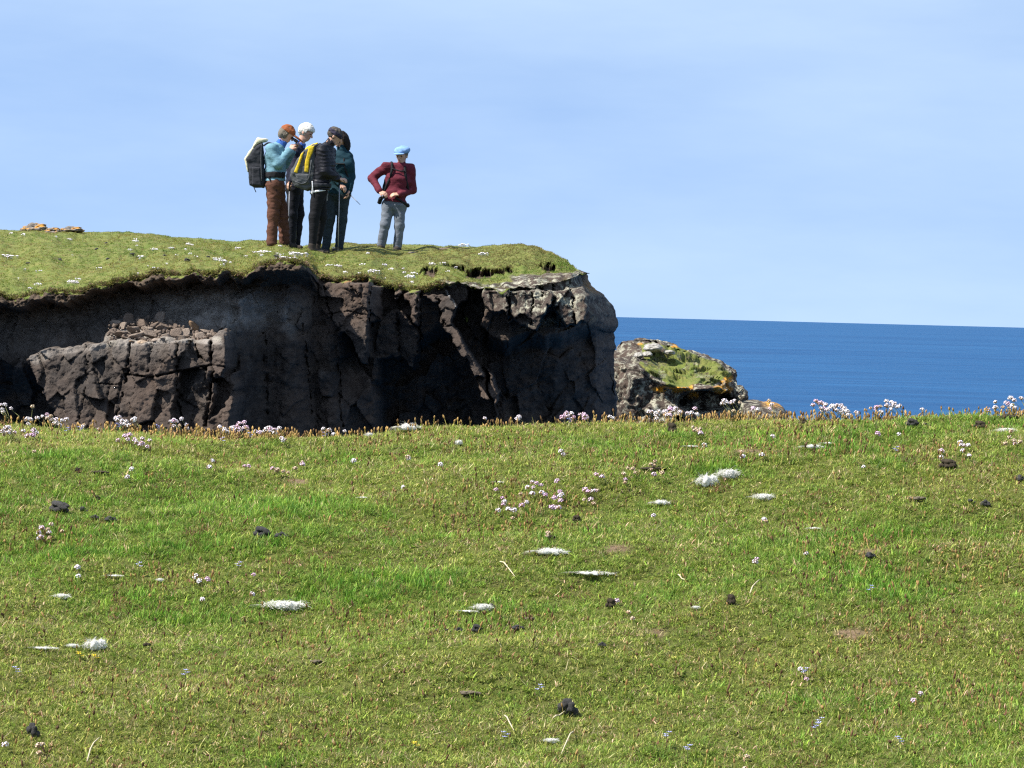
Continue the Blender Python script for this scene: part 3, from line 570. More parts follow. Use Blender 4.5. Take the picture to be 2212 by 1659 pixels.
def build_grass():
    rng = np.random.default_rng(21); xs, ys = [], []
    def fill(x0, x1, y0, y1, dens):
        n = int((x1 - x0) * (y1 - y0) * dens); xs.append(rng.uniform(x0, x1, n)); ys.append(rng.uniform(y0, y1, n))
    fill(-2.7, 2.7, 8.6, 15.0, 5600)
    fill(-6, -2.7, 7.5, 15.5, 700); fill(2.7, 6, 7.5, 15.5, 700); fill(-3.5, 3.5, 5.5, 8.6, 700)
    x, y = np.concatenate(xs), np.concatenate(ys); keep = rng.random(len(x)) > 0.55 * bare_mask(x, y); x, y = x[keep], y[keep]
    n = len(x); z = ground_h(x, y); lm = lush_shade_mask(x, y); bm = bare_mask(x, y)
    g = np.clip(lm * 0.9 + 0.42 + rng.normal(0, 0.16, n), 0, 1)
    green = np.array([0.125, 0.278, 0.030]); yel = np.array([0.310, 0.375, 0.060]); straw = np.array([0.48, 0.41, 0.19]); olive = np.array([0.240, 0.300, 0.054])
    t = olive[None] * (1 - g[:, None]) + green[None] * g[:, None]
    w = rng.random(n); pale = (w < 0.42)[:, None]; t = np.where(pale, 0.55 * t + 0.45 * yel, t)
    dry = rng.random(n) < 0.15 * (1.15 - g) + 0.5 * bm + 0.10 * sstep(0.1, 0.6, noise(vec(x * 5, y * 6, 2), 115)); t = np.where(dry[:, None], straw * rng.uniform(0.6, 1.1, (n, 1)), t)
    red = rng.random(n) < 0.03 * (1.1 - g) + 0.10 * sstep(.25, .7, noise(vec(x * 6, y * 7, 8), 116)); t = np.where(red[:, None], np.array([0.20, 0.105, 0.05]) * rng.uniform(0.6, 1.2, (n, 1)), t)
    t *= rng.uniform(0.58, 1.42, (n, 1))
    pid = rng.integers(0, 4, n); pid = np.where(rng.random(n) < 0.6 * sstep(0.6, 1.0, g), 4 + rng.integers(0, 2, n), pid); pid = np.where(rng.random(n) < 0.05, 6, pid); pid = np.where(dry & (rng.random(n) < 0.5), 7, pid)
    rot = np.stack([rng.normal(0, 0.22, n), rng.normal(0, 0.22, n), rng.uniform(0, 6.28, n)], 1)
    scl = rng.uniform(0.65, 1.2, n) * (1 - 0.45 * bm) * np.where((np.abs(x) > 2.7) | (y < 8.6), 1.9, 1.0)
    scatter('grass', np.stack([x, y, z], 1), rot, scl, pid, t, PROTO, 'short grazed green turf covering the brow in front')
    # seed spikes, thick along the brow and in drifts
    n0 = 34000; x = rng.uniform(-3.2, 3.2, n0); y = 8.6 + 6.2 * rng.random(n0) ** 0.8
    d = 0.10 + 0.95 * sstep(0.05, 0.55, noise(vec(x * 1.9, y * 2.2, 7), 117) + 0.35 * noise(vec(x * 6, y * 7, 1), 118)) + 0.3 * sstep(13.2, 14.1, y); d *= (1 - 0.6 * sstep(0.4, 1.0, lush_shade_mask(x, y)))
    k = rng.random(n0) < 0.5 * d; x, y = x[k], y[k]; n = len(x); z = ground_h(x, y)
    t = np.ones((n, 3)) * rng.uniform(0.7, 1.5, (n, 1)) * np.where(rng.random((n, 1)) < 0.3, [[0.42, 0.33, 0.34]], [[1.05, 0.95, 0.8]])
    rot = np.stack([rng.normal(0, 0.20, n), rng.normal(0, 0.20, n), rng.uniform(0, 6.28, n)], 1)
    ridge = sstep(13.4, 14.0, y); t = t * (1 + 0.45 * ridge[:, None] * np.array([[1.0, 1.1, 0.9]]))
    scatter('plantain_seed_heads', np.stack([x, y, z], 1), rot, rng.uniform(0.65, 1.15, n) * (1 + 0.1 * ridge), rng.integers(0, 4, n), t, HPROTO, 'brown plantain seed spikes standing in the turf along the brow')
build_grass()

def build_far_turf():
    rng = np.random.default_rng(33); n = 60000
    s = rng.uniform(-420, 1325, n); r = rng.random(n) ** 1.1 * 1.02; p, u, v = turf_point(s, np.clip(r, 0, 1))
    sd = scar_depth(u, v); rocky = np.clip(sstep(1075, 1120, u) * sstep(583, 594, v) + sstep(1205, 1235, u) * sstep(572, 585, v), 0, 1)
    k = (sd < 0.03) & (rng.random(n) > 0.85 * rocky) & (rng.random(n) < np.where(r > 0.9, 0.35, 1.0)); p, u, v = p[k], u[k], v[k]; n = len(p)
    g = np.clip(0.45 + 0.8 * noise(vec(p[:, 0] * 0.7, p[:, 1] * 0.5, 0), 121) + 0.4 * noise(vec(p[:, 0] * 2.5, p[:, 1] * 2, 0), 122) + rng.normal(0, 0.15, n), 0, 1)
    t = np.array([0.265, 0.260, 0.055])[None] * (1 - g[:, None]) + np.array([0.135, 0.225, 0.028])[None] * g[:, None]
    dry = rng.random(n) < 0.16; t = np.where(dry[:, None], np.array([0.33, 0.27, 0.12]), t); ol = (sstep(640, 760, u) * sstep(-0.5, 0.3, noise(vec(p[:, 0] * 1.1, p[:, 1] * 0.9, 4), 123)) * 0.8)[:, None]; t = t * (1 - ol) + np.array([0.175, 0.155, 0.05]) * ol
    t *= rng.uniform(0.62, 1.25, (n, 1))
    rot = np.stack([rng.normal(0, 0.2, n), rng.normal(0, 0.2, n), rng.uniform(0, 6.28, n)], 1)
    # sd shifts
    p[:, 2] -= 0.008
    scatter('grass', p, rot, rng.uniform(0.3, 0.62, n), rng.integers(0, 3, n), t, FPROTO, 'sheep cropped turf on top of the headland under the walkers')
build_far_turf()
def build_fringe():
    # grass and roots hanging over the broken turf edge
    rng = np.random.default_rng(41); n = 5500; s = rng.uniform(-300, 960, n); r = np.abs(rng.normal(0, 0.006, n)); p, u, v = turf_point(s, np.clip(r, 0, 1)); p[:, 1] -= rng.uniform(0, 0.04, n); p[:, 2] -= rng.uniform(-0.02, 0.02, n)
    k = rng.random(n) < 0.35 + 0.65 * sstep(-0.2, 0.5, noise(vec(s / 14, 0, 0), 131)); p = p[k]; n = len(p)
    t = np.where(rng.random((n, 1)) < 0.45, np.array([[0.17, 0.13, 0.06]]), np.array([[0.22, 0.24, 0.05]])) * rng.uniform(0.5, 1.3, (n, 1))
    rot = np.stack([rng.uniform(-0.1, 1.3, n), rng.normal(0, 0.35, n), rng.normal(0, 0.5, n)], 1)
    scatter('grass', p, rot, rng.uniform(0.3, 0.9, n), rng.integers(0, 3, n), t, FPROTO, 'ragged turf and roots hanging over the brink of the cliff')
build_fringe()
# ------------------------------------------------------------------ implicit surface mesher (smooth blended solids on a grid)
class Field:
    def __init__(s, lo, hi, h):
        s.lo = np.array(lo, float); s.h = h; n = np.ceil((np.array(hi, float) - s.lo) / h).astype(int) + 1; s.n = n
        s.F = np.full(n, 10.0, np.float32)
    def _sl(s, lo, hi):
        a = np.clip(np.floor((lo - s.lo) / s.h).astype(int), 0, s.n - 1); b = np.clip(np.ceil((hi - s.lo) / s.h).astype(int) + 1, 1, s.n)
        g = np.meshgrid(*[s.lo[i] + s.h * np.arange(a[i], b[i]) for i in range(3)], indexing='ij')
        return tuple(slice(x, y) for x, y in zip(a, b)), np.stack(g, -1)
    def _mix(s, sl, d, k, cut):
        f = s.F[sl]
        if cut: d = -d; r = np.maximum(f, d)
        else:
            h = np.maximum(k - np.abs(f - d), 0) / max(k, 1e-6); r = np.minimum(f, d) - h * h * k * 0.25
        s.F[sl] = r
    def cap(s, a, b, ra, rb, k=0.03, cut=False):
        a, b = np.array(a, float), np.array(b, float); m = max(ra, rb) + k + 3 * s.h
        sl, p = s._sl(np.minimum(a, b) - m, np.maximum(a, b) + m)
        if p.size == 0: return
        e = b - a; t = np.clip(((p - a) @ e) / (e @ e + 1e-12), 0, 1)
        s._mix(sl, np.linalg.norm(p - a - t[..., None] * e, axis=-1) - (ra + (rb - ra) * t), k, cut)
    def ell(s, c, r, R=None, k=0.02, cut=False):
        c = np.array(c, float); r = np.array(r, float); m = r.max() + k + 3 * s.h; sl, p = s._sl(c - m, c + m)
        if p.size == 0: return
        q = p - c
        if R is not None: q = q @ np.array(R)
        q = q / r; l = np.linalg.norm(q, axis=-1); g = np.linalg.norm(q / r, axis=-1) + 1e-9
        s._mix(sl, l * (l - 1) / g, k, cut)
    def box(s, c, half, R, rad=0.02, k=0.02, cut=False, taper=0.0):
        c = np.array(c, float); half = np.array(half, float); m = np.linalg.norm(half) + rad + k + 3 * s.h; sl, p = s._sl(c - m, c + m)
        if p.size == 0: return
        q = (p - c) @ np.array(R); hh = np.broadcast_to(half, q.shape).copy()
        if taper: hh[..., :2] *= (1 - taper * q[..., 2:3] / half[2])
        d = np.abs(q) - hh + rad
        s._mix(sl, np.linalg.norm(np.maximum(d, 0), axis=-1) + np.minimum(d.max(-1), 0) - rad, k, cut)
    def half(s, pt, nrm):
        """cut away everything on the side the normal points to"""
        g = np.meshgrid(*[s.lo[i] + s.h * np.arange(s.n[i]) for i in range(3)], indexing='ij')
        nrm = np.array(nrm, float) / np.linalg.norm(nrm); d = sum((g[i] - pt[i]) * nrm[i] for i in range(3)); s.F = np.maximum(s.F, d.astype(np.float32))
    def warp(s, fn, band=0.06):
        m = np.abs(s.F) < band; idx = np.argwhere(m); p = s.lo + idx * s.h; s.F[m] += fn(p).astype(np.float32)
    def mesh(s):
        F = s.F.copy(); F[[0, -1]] = 10; F[:, [0, -1]] = 10; F[:, :, [0, -1]] = 10
        I = F < 0; n = np.array(F.shape); c = np.zeros(n - 1, np.int8)
        cs = [(a, b, d) for a in (0, 1) for b in (0, 1) for d in (0, 1)]
        for a, b, d in cs: c += I[a:n[0] - 1 + a, b:n[1] - 1 + b, d:n[2] - 1 + d]
        m = (c > 0) & (c < 8); ids = np.full(m.shape, -1, int); ix = np.argwhere(m); ids[m] = np.arange(len(ix))
        acc = np.zeros((len(ix), 3)); cnt = np.zeros(len(ix))
        for i in range(8):
            for j in range(i + 1, 8):
                A, B = np.array(cs[i]), np.array(cs[j])
                if np.abs(A - B).sum() != 1: continue
                fa = F[tuple((ix + A).T)]; fb = F[tuple((ix + B).T)]; k = (fa < 0) != (fb < 0); t = np.where(k, fa / (fa - fb + 1e-12), 0)
                acc += np.where(k[:, None], A + (B - A) * t[:, None], 0); cnt += k
        V = s.lo + (ix + acc / cnt[:, None]) * s.h; Q = []
        for ax in range(3):
            sl0 = [slice(1, -1)] * 3; sl1 = [slice(1, -1)] * 3; sl0[ax] = slice(0, -1); sl1[ax] = slice(1, None)
            a = I[tuple(sl0)]; b = I[tuple(sl1)]; off = np.array([1, 1, 1]); off[ax] = 0
            e = np.argwhere(a != b); flip = a[tuple(e.T)]; e = e + off
            o1 = np.zeros(3, int); o2 = np.zeros(3, int); o1[(ax + 1) % 3] = 1; o2[(ax + 2) % 3] = 1
            q = np.stack([ids[tuple((e - o1 - o2).T)], ids[tuple((e - o2).T)], ids[tuple(e.T)], ids[tuple((e - o1).T)]], 1)
            q = np.where(flip[:, None], q, q[:, ::-1]); Q.append(q)
        Q = np.concatenate(Q); Q = Q[(Q >= 0).all(1)]
        return V, Q
def field_obj(name, F, mat, parent=None, loc=(0, 0, 0)):
    V, Q = F.mesh(); return obj(name, new_mesh(name, V, Q, mat), parent, loc)
def tube_mesh(name, pts, rad, mat, seg=8):
    pts = np.array(pts, float); rad = np.broadcast_to(np.array(rad, float), (len(pts),)); V, F = [], []
    for i, p in enumerate(pts):
        d = pts[min(i + 1, len(pts) - 1)] - pts[max(i - 1, 0)]; d /= np.linalg.norm(d) + 1e-9
        a = np.cross(d, [0, 0, 1.0] if abs(d[2]) < 0.9 else [1.0, 0, 0]); a /= np.linalg.norm(a); b = np.cross(d, a)
        for j in range(seg): t = 2 * np.pi * j / seg; V.append(p + rad[i] * (a * math.cos(t) + b * math.sin(t)))
    for i in range(len(pts) - 1):
        for j in range(seg): F.append((i * seg + j, i * seg + (j + 1) % seg, (i + 1) * seg + (j + 1) % seg, (i + 1) * seg + j))
    F.append(tuple(range(seg - 1, -1, -1))); F.append(tuple(range((len(pts) - 1) * seg, len(pts) * seg)))
    return new_mesh(name, V, F, mat)
def thing(name, label, cat, loc, group=None, rotz=0.0):
    o = obj(name, None, None, loc, (0, 0, rotz)); o.empty_display_size = 0.05; return tag(o, label, cat, group)
def ico(sub):
    t = (1 + 5 ** 0.5) / 2; V = [(-1, t, 0), (1, t, 0), (-1, -t, 0), (1, -t, 0), (0, -1, t), (0, 1, t), (0, -1, -t), (0, 1, -t), (t, 0, -1), (t, 0, 1), (-t, 0, -1), (-t, 0, 1)]
    F = [(0, 11, 5), (0, 5, 1), (0, 1, 7), (0, 7, 10), (0, 10, 11), (1, 5, 9), (5, 11, 4), (11, 10, 2), (10, 7, 6), (7, 1, 8), (3, 9, 4), (3, 4, 2), (3, 2, 6), (3, 6, 8), (3, 8, 9), (4, 9, 5), (2, 4, 11), (6, 2, 10), (8, 6, 7), (9, 8, 1)]
    V = [np.array(v, float) / np.linalg.norm(v) for v in V]
    for _ in range(sub):
        mid = {}; nf = []
        def m(a, b):
            k = (min(a, b), max(a, b))
            if k not in mid: v = V[a] + V[b]; V.append(v / np.linalg.norm(v)); mid[k] = len(V) - 1
            return mid[k]
        for a, b, c in F: x, y, z = m(a, b), m(b, c), m(c, a); nf += [(a, x, z), (b, y, x), (c, z, y), (x, y, z)]
        F = nf
    return np.array(V), np.array(F)
ICO = {k: ico(k) for k in (1, 2, 3, 4)}

# ------------------------------------------------------------------ boulders, loose stones
M_STONE = NT('ledge_stone'); _t = M_STONE; _co = _t.coord('Generated')
_oi = _t.new('ShaderNodeObjectInfo')
_c = _t.ramp(_oi.outputs['Random'], [(0.0, (0.17, 0.125, 0.095)), (0.45, (0.28, 0.215, 0.165)), (0.8, (0.36, 0.285, 0.225)), (1.0, (0.26, 0.16, 0.085))])
_c = _t.mix(_t.rng(_t.noise(_co, 4, 5, .7), .35, .7), _t.mix(0.5, _c, (0.05, 0.045, 0.04)), _c); _t.bump(_t.noise(_co, 9, 4, .7), 0.6, 0.05); M_STONE = _t.base(_c, 0.9, 0.2)
def mat_boulder():
    t = NT('lichened_boulder'); co = t.coord('Generated'); n = t.noise(co, 3.0, 6, .65)
    c = t.ramp(t.noise(co, 7, 5, .7), [(0.3, (0.10, 0.085, 0.07)), (0.6, (0.24, 0.21, 0.18)), (0.8, (0.36, 0.33, 0.28))])
    c = t.mix(t.rng(n, 0.47, 0.55), c, t.mix(t.noise(co, 14), (0.48, 0.20, 0.02), (0.62, 0.34, 0.07))); t.bump(t.noise(co, 9, 5, .7), 0.8, 0.05); return t.base(c, 0.9, .2)
M_BOULDER = mat_boulder()
def mat_pale():
    t = NT('pale_stone'); co = t.coord('Generated'); c = t.ramp(t.noise(co, 6, 6, .7), [(0.3, (0.14, 0.125, 0.11)), (0.5, (0.34, 0.32, 0.28)), (0.75, (0.55, 0.53, 0.48))]); t.bump(t.noise(co, 9, 5, .7), 0.7, 0.05); return t.base(c, 0.9, .2)
M_PALE = mat_pale()
def stone_mesh(name, seed, mat, sub=3, amp=0.28, f=1.3):
    V, F = ICO[sub]; n = fbm(V * f + seed * 7.7, 3, seed); q = V * (1 + amp * n[:, None] + 0.12 * np.round(2.0 * noise(V * 1.1 + seed, seed + 3))[:, None] * 0.6)
    return new_mesh(name, q, F, mat)
def crag_mesh(name, seed, mat):
    """angular broken stone: a ball cut by a few flat faces, flat shaded"""
    rng = np.random.default_rng(seed); V, F = ICO[2]; V = V * rng.uniform(0.75, 1.15, 3)
    for k in range(7):
        d = rng.normal(size=3); d /= np.linalg.norm(d); h = rng.uniform(0.30, 0.62); e = V @ d - h; V = V - np.maximum(e, 0)[:, None] * d
    return new_mesh(name, V * 1.35, F, mat, False)
STONES = [crag_mesh('stone', 50 + k, M_STONE) for k in range(6)]
BOULD = [stone_mesh('boulder', 20 + k, M_BOULDER, 4, 0.5, 1.7) for k in range(2)]
PALES = [stone_mesh('pale_boulder', 30 + k, M_PALE, 3, 0.4) for k in range(2)]
def place(name, me, p, half, label, cat, group=None, rz=0.0, rx=0.0):
    return tag(obj(name, me, None, p, (rx, 0, rz), half), label, cat, group)
def px(n, y): return n * y / FPX
# lichen covered outcrops on the skyline at far left of the headland
for (u, v, w, h, k, lab) in [(76, 492, 52, 20, 0, 'largest orange lichen covered outcrop on the headland skyline'), (118, 497, 34, 10, 1, 'low grey and orange rock between two taller skyline outcrops'), (155, 497, 46, 12, 0, 'flat orange lichen covered rock, last of the skyline outcrops towards the walkers')]:
    p = on_turf(u, v + 6); p[2] += 0.02; y = p[1]; place('lichen_rock', BOULD[k], p, (px(w, y) / 2, 0.22, px(h, y) * 0.75), lab, 'rock', 'lichen rocks on the headland skyline', rz=0.0)
for (u, v, w, h, lab) in [(961, 535, 19, 8, 'small dark flat stone on the skyline turf beyond the woman in maroon'), (891, 545, 16, 7, 'small pale stone on the turf just beside the woman in maroon')]:
    p = on_turf(u, v); y = p[1]; place('stone', STONES[1], p + [0, 0, 0.01], (px(w, y) / 2, 0.07, px(h, y) / 2), lab, 'stone')
# rubble on the lit ledge
_rs = np.random.default_rng(77); n = 0
RUB = [(276, 694, 26, 24), (268, 706, 22, 16), (310, 698, 36, 26), (350, 690, 24, 22), (352, 709, 26, 12), (418, 705, 26, 14), (444, 718, 22, 14), (352, 740, 34, 13), (322, 724, 30, 14), (382, 722, 26, 14), (300, 728, 28, 14), (262, 722, 24, 12), (404, 722, 26, 16), (376, 708, 22, 12),
       (337, 705, 22, 14), (250, 700, 14, 10), (290, 712, 24, 14), (430, 728, 22, 10), (366, 697, 14, 12), (395, 735, 24, 9), (285, 741, 24, 8), (454, 728, 20, 9), (245, 733, 18, 7), (488, 727, 16, 22), (473, 735, 20, 12), (318, 713, 18, 12), (345, 722, 18, 12), (362, 730, 18, 9), (272, 732, 20, 9), (415, 738, 16, 6)]
for (u, v, w, h) in RUB:
    y = 45.18 + np.clip((738 - v) / 50, -0.1, 1.0) * 0.82; p = P(u, v - 2, y)
    big = {(310, 698): 'large grey knobbly stone near the top of the ledge rubble', (352, 740): 'broad flat tan stone lying at the front of the ledge rubble', (350, 690): 'orange brown stone standing highest in the ledge rubble', (488, 727): 'upright pinkish slab at the end of the sunlit ledge'}.get((u, v))
    place('loose_stone', STONES[_rs.integers(0, 6)], p, tuple(np.array((px(w, y) * 0.60, px(w, y) * 0.5, px(h, y) * 0.62)) * _rs.uniform(0.65, 1.1)), big or 'tan stone in the rubble heap on the sunlit cliff ledge', 'stone', 'rubble on the cliff ledge', _rs.uniform(-3, 3), _rs.uniform(-0.5, 0.5))
def build_grit():
    # crumbled earth and small broken bits between the stones
    rng = np.random.default_rng(8); V, F = [], []; v, f = ICO[1]
    for k in range(420):
        u = rng.uniform(232, 490); top = float(table([(232, 700), (262, 686), (352, 688), (410, 712), (490, 724)], u)); vv = rng.uniform(top - 4, 744); y = 45.16 + np.clip((738 - vv) / 50, -0.1, 1.0) * 0.82; r = rng.uniform(0.008, 0.030)
        q = v * rng.uniform(0.6, 1.2, 3) * r + P(u, vv, y); i0 = len(V); V += list(q); F += [tuple(x + i0) for x in f]
    tag(obj('rubble', new_mesh('rubble', V, F, M_STONE, False)), 'crumbled earth and grit between the stones on the sunlit ledge', kind='stuff')
build_grit()
# pale boulders on the sea stack
for (u, v, w, h, lab) in [(1410, 752, 42, 18, 'long pale boulder near the top of the grassy sea stack'), (1379, 768, 20, 12, 'small whitish boulder below the long one on the sea stack'), (1398, 766, 22, 12, 'grey white boulder tucked under the long boulder on the stack'), (1446, 762, 26, 11, 'pale boulder at the stack skyline, seaward of the long one')]:
    y = 73.6 + (v < 765) * 0.8; place('boulder', PALES[(u // 7) % 2], P(u, v, y), (px(w, y) / 2, 0.25, px(h, y) / 2), lab, 'boulder', 'pale boulders on the sea stack', 0.1)

# ------------------------------------------------------------------ sheep droppings
M_DUNG = plain('dung', (0.075, 0.070, 0.066), (0.022, 0.020, 0.018), 60, 0.75, 0.35, 0.6, 140)
M_DUNGB = plain('old_brown_dung', (0.11, 0.085, 0.055), (0.045, 0.034, 0.022), 60, 0.9, 0.2, 0.8, 140)
M_DRY = plain('dry_dung', (0.34, 0.28, 0.20), (0.14, 0.11, 0.075), 90, 0.95, 0.1, 0.8, 140)
def pellet_mesh(name, mat, npel, seed, flat=0.6):
    """lump of pressed pellets, unit width"""
    rng = np.random.default_rng(seed); F = Field((-0.62, -0.5, -0.25), (0.62, 0.5, 0.62), 0.035)
    for k in range(npel):
        r = rng.uniform(0.12, 0.2) if npel > 3 else rng.uniform(0.26, 0.32); c = np.array([rng.uniform(-0.36, 0.36), rng.uniform(-0.26, 0.26), rng.uniform(0.0, 0.26 * flat * 2)])
        c[2] *= max(0.2, 1 - (c[0] / 0.45) ** 2); F.ell(c, (r * rng.uniform(0.9, 1.3), r, r * 0.85), k=0.03)
    F.warp(lambda p: 0.05 * fbm(p * 7 + seed, 3, seed), 0.1); V, Q = F.mesh(); return new_mesh(name, V, Q, mat)
D1 = [pellet_mesh('dung', M_DUNG, n_, s_, f_) for n_, s_, f_ in ((16, 1, 0.9), (11, 2, 0.6), (5, 3, 0.6), (20, 4, 1.0))]; D2 = [pellet_mesh('dung', M_DUNGB, n_, s_, f_) for n_, s_, f_ in ((12, 5, 0.8), (8, 6, 0.5))]; D3 = [pellet_mesh('dry_dung', M_DRY, 12, 7, 0.4)]
DUNG = [(128, 1101, 54, 24, D1[0], 'biggest black dropping in the pair of lumps near the left edge'), (180, 1104, 24, 20, D1[2], 'round black dropping just right of the biggest one'), (208, 1080, 24, 12, D2[0], 'small brown dropping above and behind the biggest black one'),
        (204, 1120, 22, 9, D1[1], 'thin crumbled dropping trailing below the round black one'), (238, 1124, 34, 12, D1[1], 'longer crumbled black dropping at the end of the trail'),
        (566, 1155, 40, 22, D1[0], 'dark grey coiled dropping with a flatter one beside it'), (607, 1159, 36, 15, D1[1], 'flatter dark dropping beside the coiled grey one'), (1246, 1124, 22, 13, D2[0], 'small brown dropping just below the bright pink thrift'), (1190, 1163, 20, 13, D2[1], 'small dark dropping above the white wool with a long tail'),
        (1226, 1537, 46, 32, D1[3], 'large grey cracked ball of dropping low in the foreground'), (70, 1586, 32, 28, D1[3], 'black lump of dropping near the bottom left corner'), (945, 1366, 14, 9, D1[2], 'first small pellet of the row of black droppings'), (966, 1366, 18, 11, D1[2], 'second pellet of the row of black droppings'),
        (990, 1364, 22, 11, D1[1], 'low broken dropping in the middle of the black row'), (1030, 1363, 24, 17, D1[0], 'largest dropping at the end of the black row'), (1118, 1359, 34, 11, D1[1], 'flat dark dropping just past the end of the black row'), (1300, 1396, 21, 12, D1[1], 'lone small black dropping below the black row'),
        (1880, 1203, 34, 15, D1[1], 'curved black dropping in the right half of the turf'), (1320, 1307, 26, 20, D2[0], 'brown crumbly dropping right of the small wool tuft with a dark end'), (1064, 1312, 14, 12, D1[2], 'black pellet touching the end of a white wool tuft'), (2050, 1006, 48, 20, D2[0], 'wide dark brown dropping below white thrift at the right'),
        (1970, 918, 30, 17, D1[0], 'dark dropping just under the brow, left of a twin'), (2000, 920, 14, 9, D1[2], 'small pellet beside the dark dropping under the brow'), (2118, 921, 32, 16, D2[0], 'brown topped dropping under the brow near a blue squill'), (2178, 903, 46, 18, D2[1], 'big brown dropping on the brow near the right edge'),
        (2098, 1086, 22, 12, D1[2], 'broken pellets left of a twin cluster on the right slope'), (2128, 1090, 26, 16, D1[1], 'cluster of black pellets on the right slope'), (2205, 1036, 30, 16, D1[1], 'black dropping cut by the right edge of the view'), (318, 1396, 20, 12, D2[1], 'small brown dropping right of the trailing wool'), (1580, 1300, 24, 22, D2[0], 'dull brown dropping in the right middle, by longer grass'),
        (220, 1023, 46, 8, D2[1], 'thin line of brown crumbs on the left upper slope'), (168, 1018, 14, 8, D2[0], 'small brown crumb left of the line of crumbs'), (1452, 928, 26, 22, D2[0], 'brown ragged clod under the brow by pale thrift'), (1735, 913, 22, 13, D2[0], 'small greyish dropping under the brow, below a row of thrift'), (1410, 1015, 60, 8, D2[1], 'long thin dark streak of crumbs behind tan thrift'),
        (1985, 1079, 38, 13, D3[0], 'pale straw coloured dried dropping on the right slope'), (1014, 1499, 48, 14, D3[0], 'long dried tan dropping in the lower middle'), (684, 1432, 28, 11, D3[0], 'small pale grey dried dropping in the lower left middle'), (1142, 1339, 26, 9, D3[0], 'flat dried dropping above the black row')]
for i, (u, v, w, h, me, lab) in enumerate(DUNG):
    p = on_ground(u, v + h * 0.3); s = px(w, p[1]) * 0.95; p[2] += 0.006
    place('dropping', me, p, (s, s * 0.85, px(h, p[1]) * 1.7), lab, 'dung', 'sheep droppings on the turf', ((i * 1.7) % 1.0) - 0.5)
_rd = np.random.default_rng(5)
for (u, v, w) in [(208, 541, 16), (285, 551, 18), (233, 558, 12), (403, 571, 16), (375, 541, 9), (230, 523, 10), (130, 562, 12), (298, 553, 10), (596, 549, 16), (356, 558, 10), (450, 556, 12), (60, 575, 14)]:
    p = on_turf(u, v); y = p[1]; place('dropping', D1[_rd.integers(0, 3)], p, (px(w, y), px(w, y), px(w, y) * 0.8), 'small dark dropping on the far headland turf', 'dung', 'dark droppings dotted over the far headland turf', _rd.uniform(0, 3))

# ------------------------------------------------------------------ tufts of sheep wool
M_WOOL = NT('sheep_wool'); _t = M_WOOL; _c = _t.mix(_t.noise(_t.coord('Object'), 30, 4), (0.70, 0.68, 0.62), (0.86, 0.84, 0.79)); M_WOOL = _t.base(_c, 0.9, 0.1)
_tl = _t.new('ShaderNodeBsdfTranslucent'); _t.link(_c, _tl.inputs['Color']); _ms = _t.new('ShaderNodeMixShader'); _ms.inputs[0].default_value = 0.25
_t.link(_t.bsdf.outputs[0], _ms.inputs[1]); _t.link(_tl.outputs[0], _ms.inputs[2]); _t.link(_ms.outputs[0], _t.n['Material Output'].inputs['Surface'])
def wool_mesh(seed, nf, tail, lump):
    """unit wide matted tuft of fine fibres over a soft core"""
    rng = np.random.default_rng(seed); V, F = [], []
    F0 = Field((-0.7, -0.35, -0.12), (0.7, 0.35, 0.42), 0.035)
    for k in range(6 if lump > 0.6 else 3):
        t = rng.uniform(-0.36, 0.36) * (1 if lump > 0.6 else 0.6); F0.ell((t, rng.normal(0, 0.10), 0.02 + 0.02 * lump), (rng.uniform(0.09, 0.17), rng.uniform(0.07, 0.12), rng.uniform(0.05, 0.085) * lump), k=0.08)
    F0.warp(lambda p: 0.07 * fbm(p * 10 + seed, 3, seed), 0.12); v, q = F0.mesh(); V += list(v); F += [tuple(x) for x in q]
    for k in range(nf):
        a = rng.uniform(-0.45, 0.45); e = math.sqrt(max(0.02, 1 - (a / 0.5) ** 2)); p = np.array([a, rng.normal(0, 0.11) * e, rng.uniform(0.0, 0.13 * lump) * e]); th = rng.uniform(0, 2 * np.pi); up = rng.uniform(-0.2, 0.7)
        if k < tail: p = np.array([-0.4 + rng.normal(0, 0.03), rng.normal(0, 0.03), 0.05]); th = np.pi + rng.normal(0, 0.16); up = rng.uniform(-0.06, 0.1)
        L = rng.uniform(0.08, 0.24) * (2.4 if k < tail else 1); w = 0.007; i0 = len(V); d = np.array([math.cos(th), math.sin(th), up]); sd = np.array([-d[1], d[0], 0.3]); c = rng.normal(0, 1.2)
        for j in range(4):
            V += [p - sd * w * (1 - j / 3.4), p + sd * w * (1 - j / 3.4)]; p = p + d * L / 3; ca, sa = math.cos(c / 3), math.sin(c / 3); d = np.array([d[0] * ca - d[1] * sa, d[0] * sa + d[1] * ca, d[2] - 0.22])
        for j in range(3): F.append((i0 + 2 * j, i0 + 2 * j + 1, i0 + 2 * j + 3, i0 + 2 * j + 2))
    return new_mesh('wool', V, F, M_WOOL)
W = [wool_mesh(1, 520, 12, 1.0), wool_mesh(2, 480, 60, 0.85), wool_mesh(3, 420, 70, 0.55), wool_mesh(4, 520, 10, 1.2)]
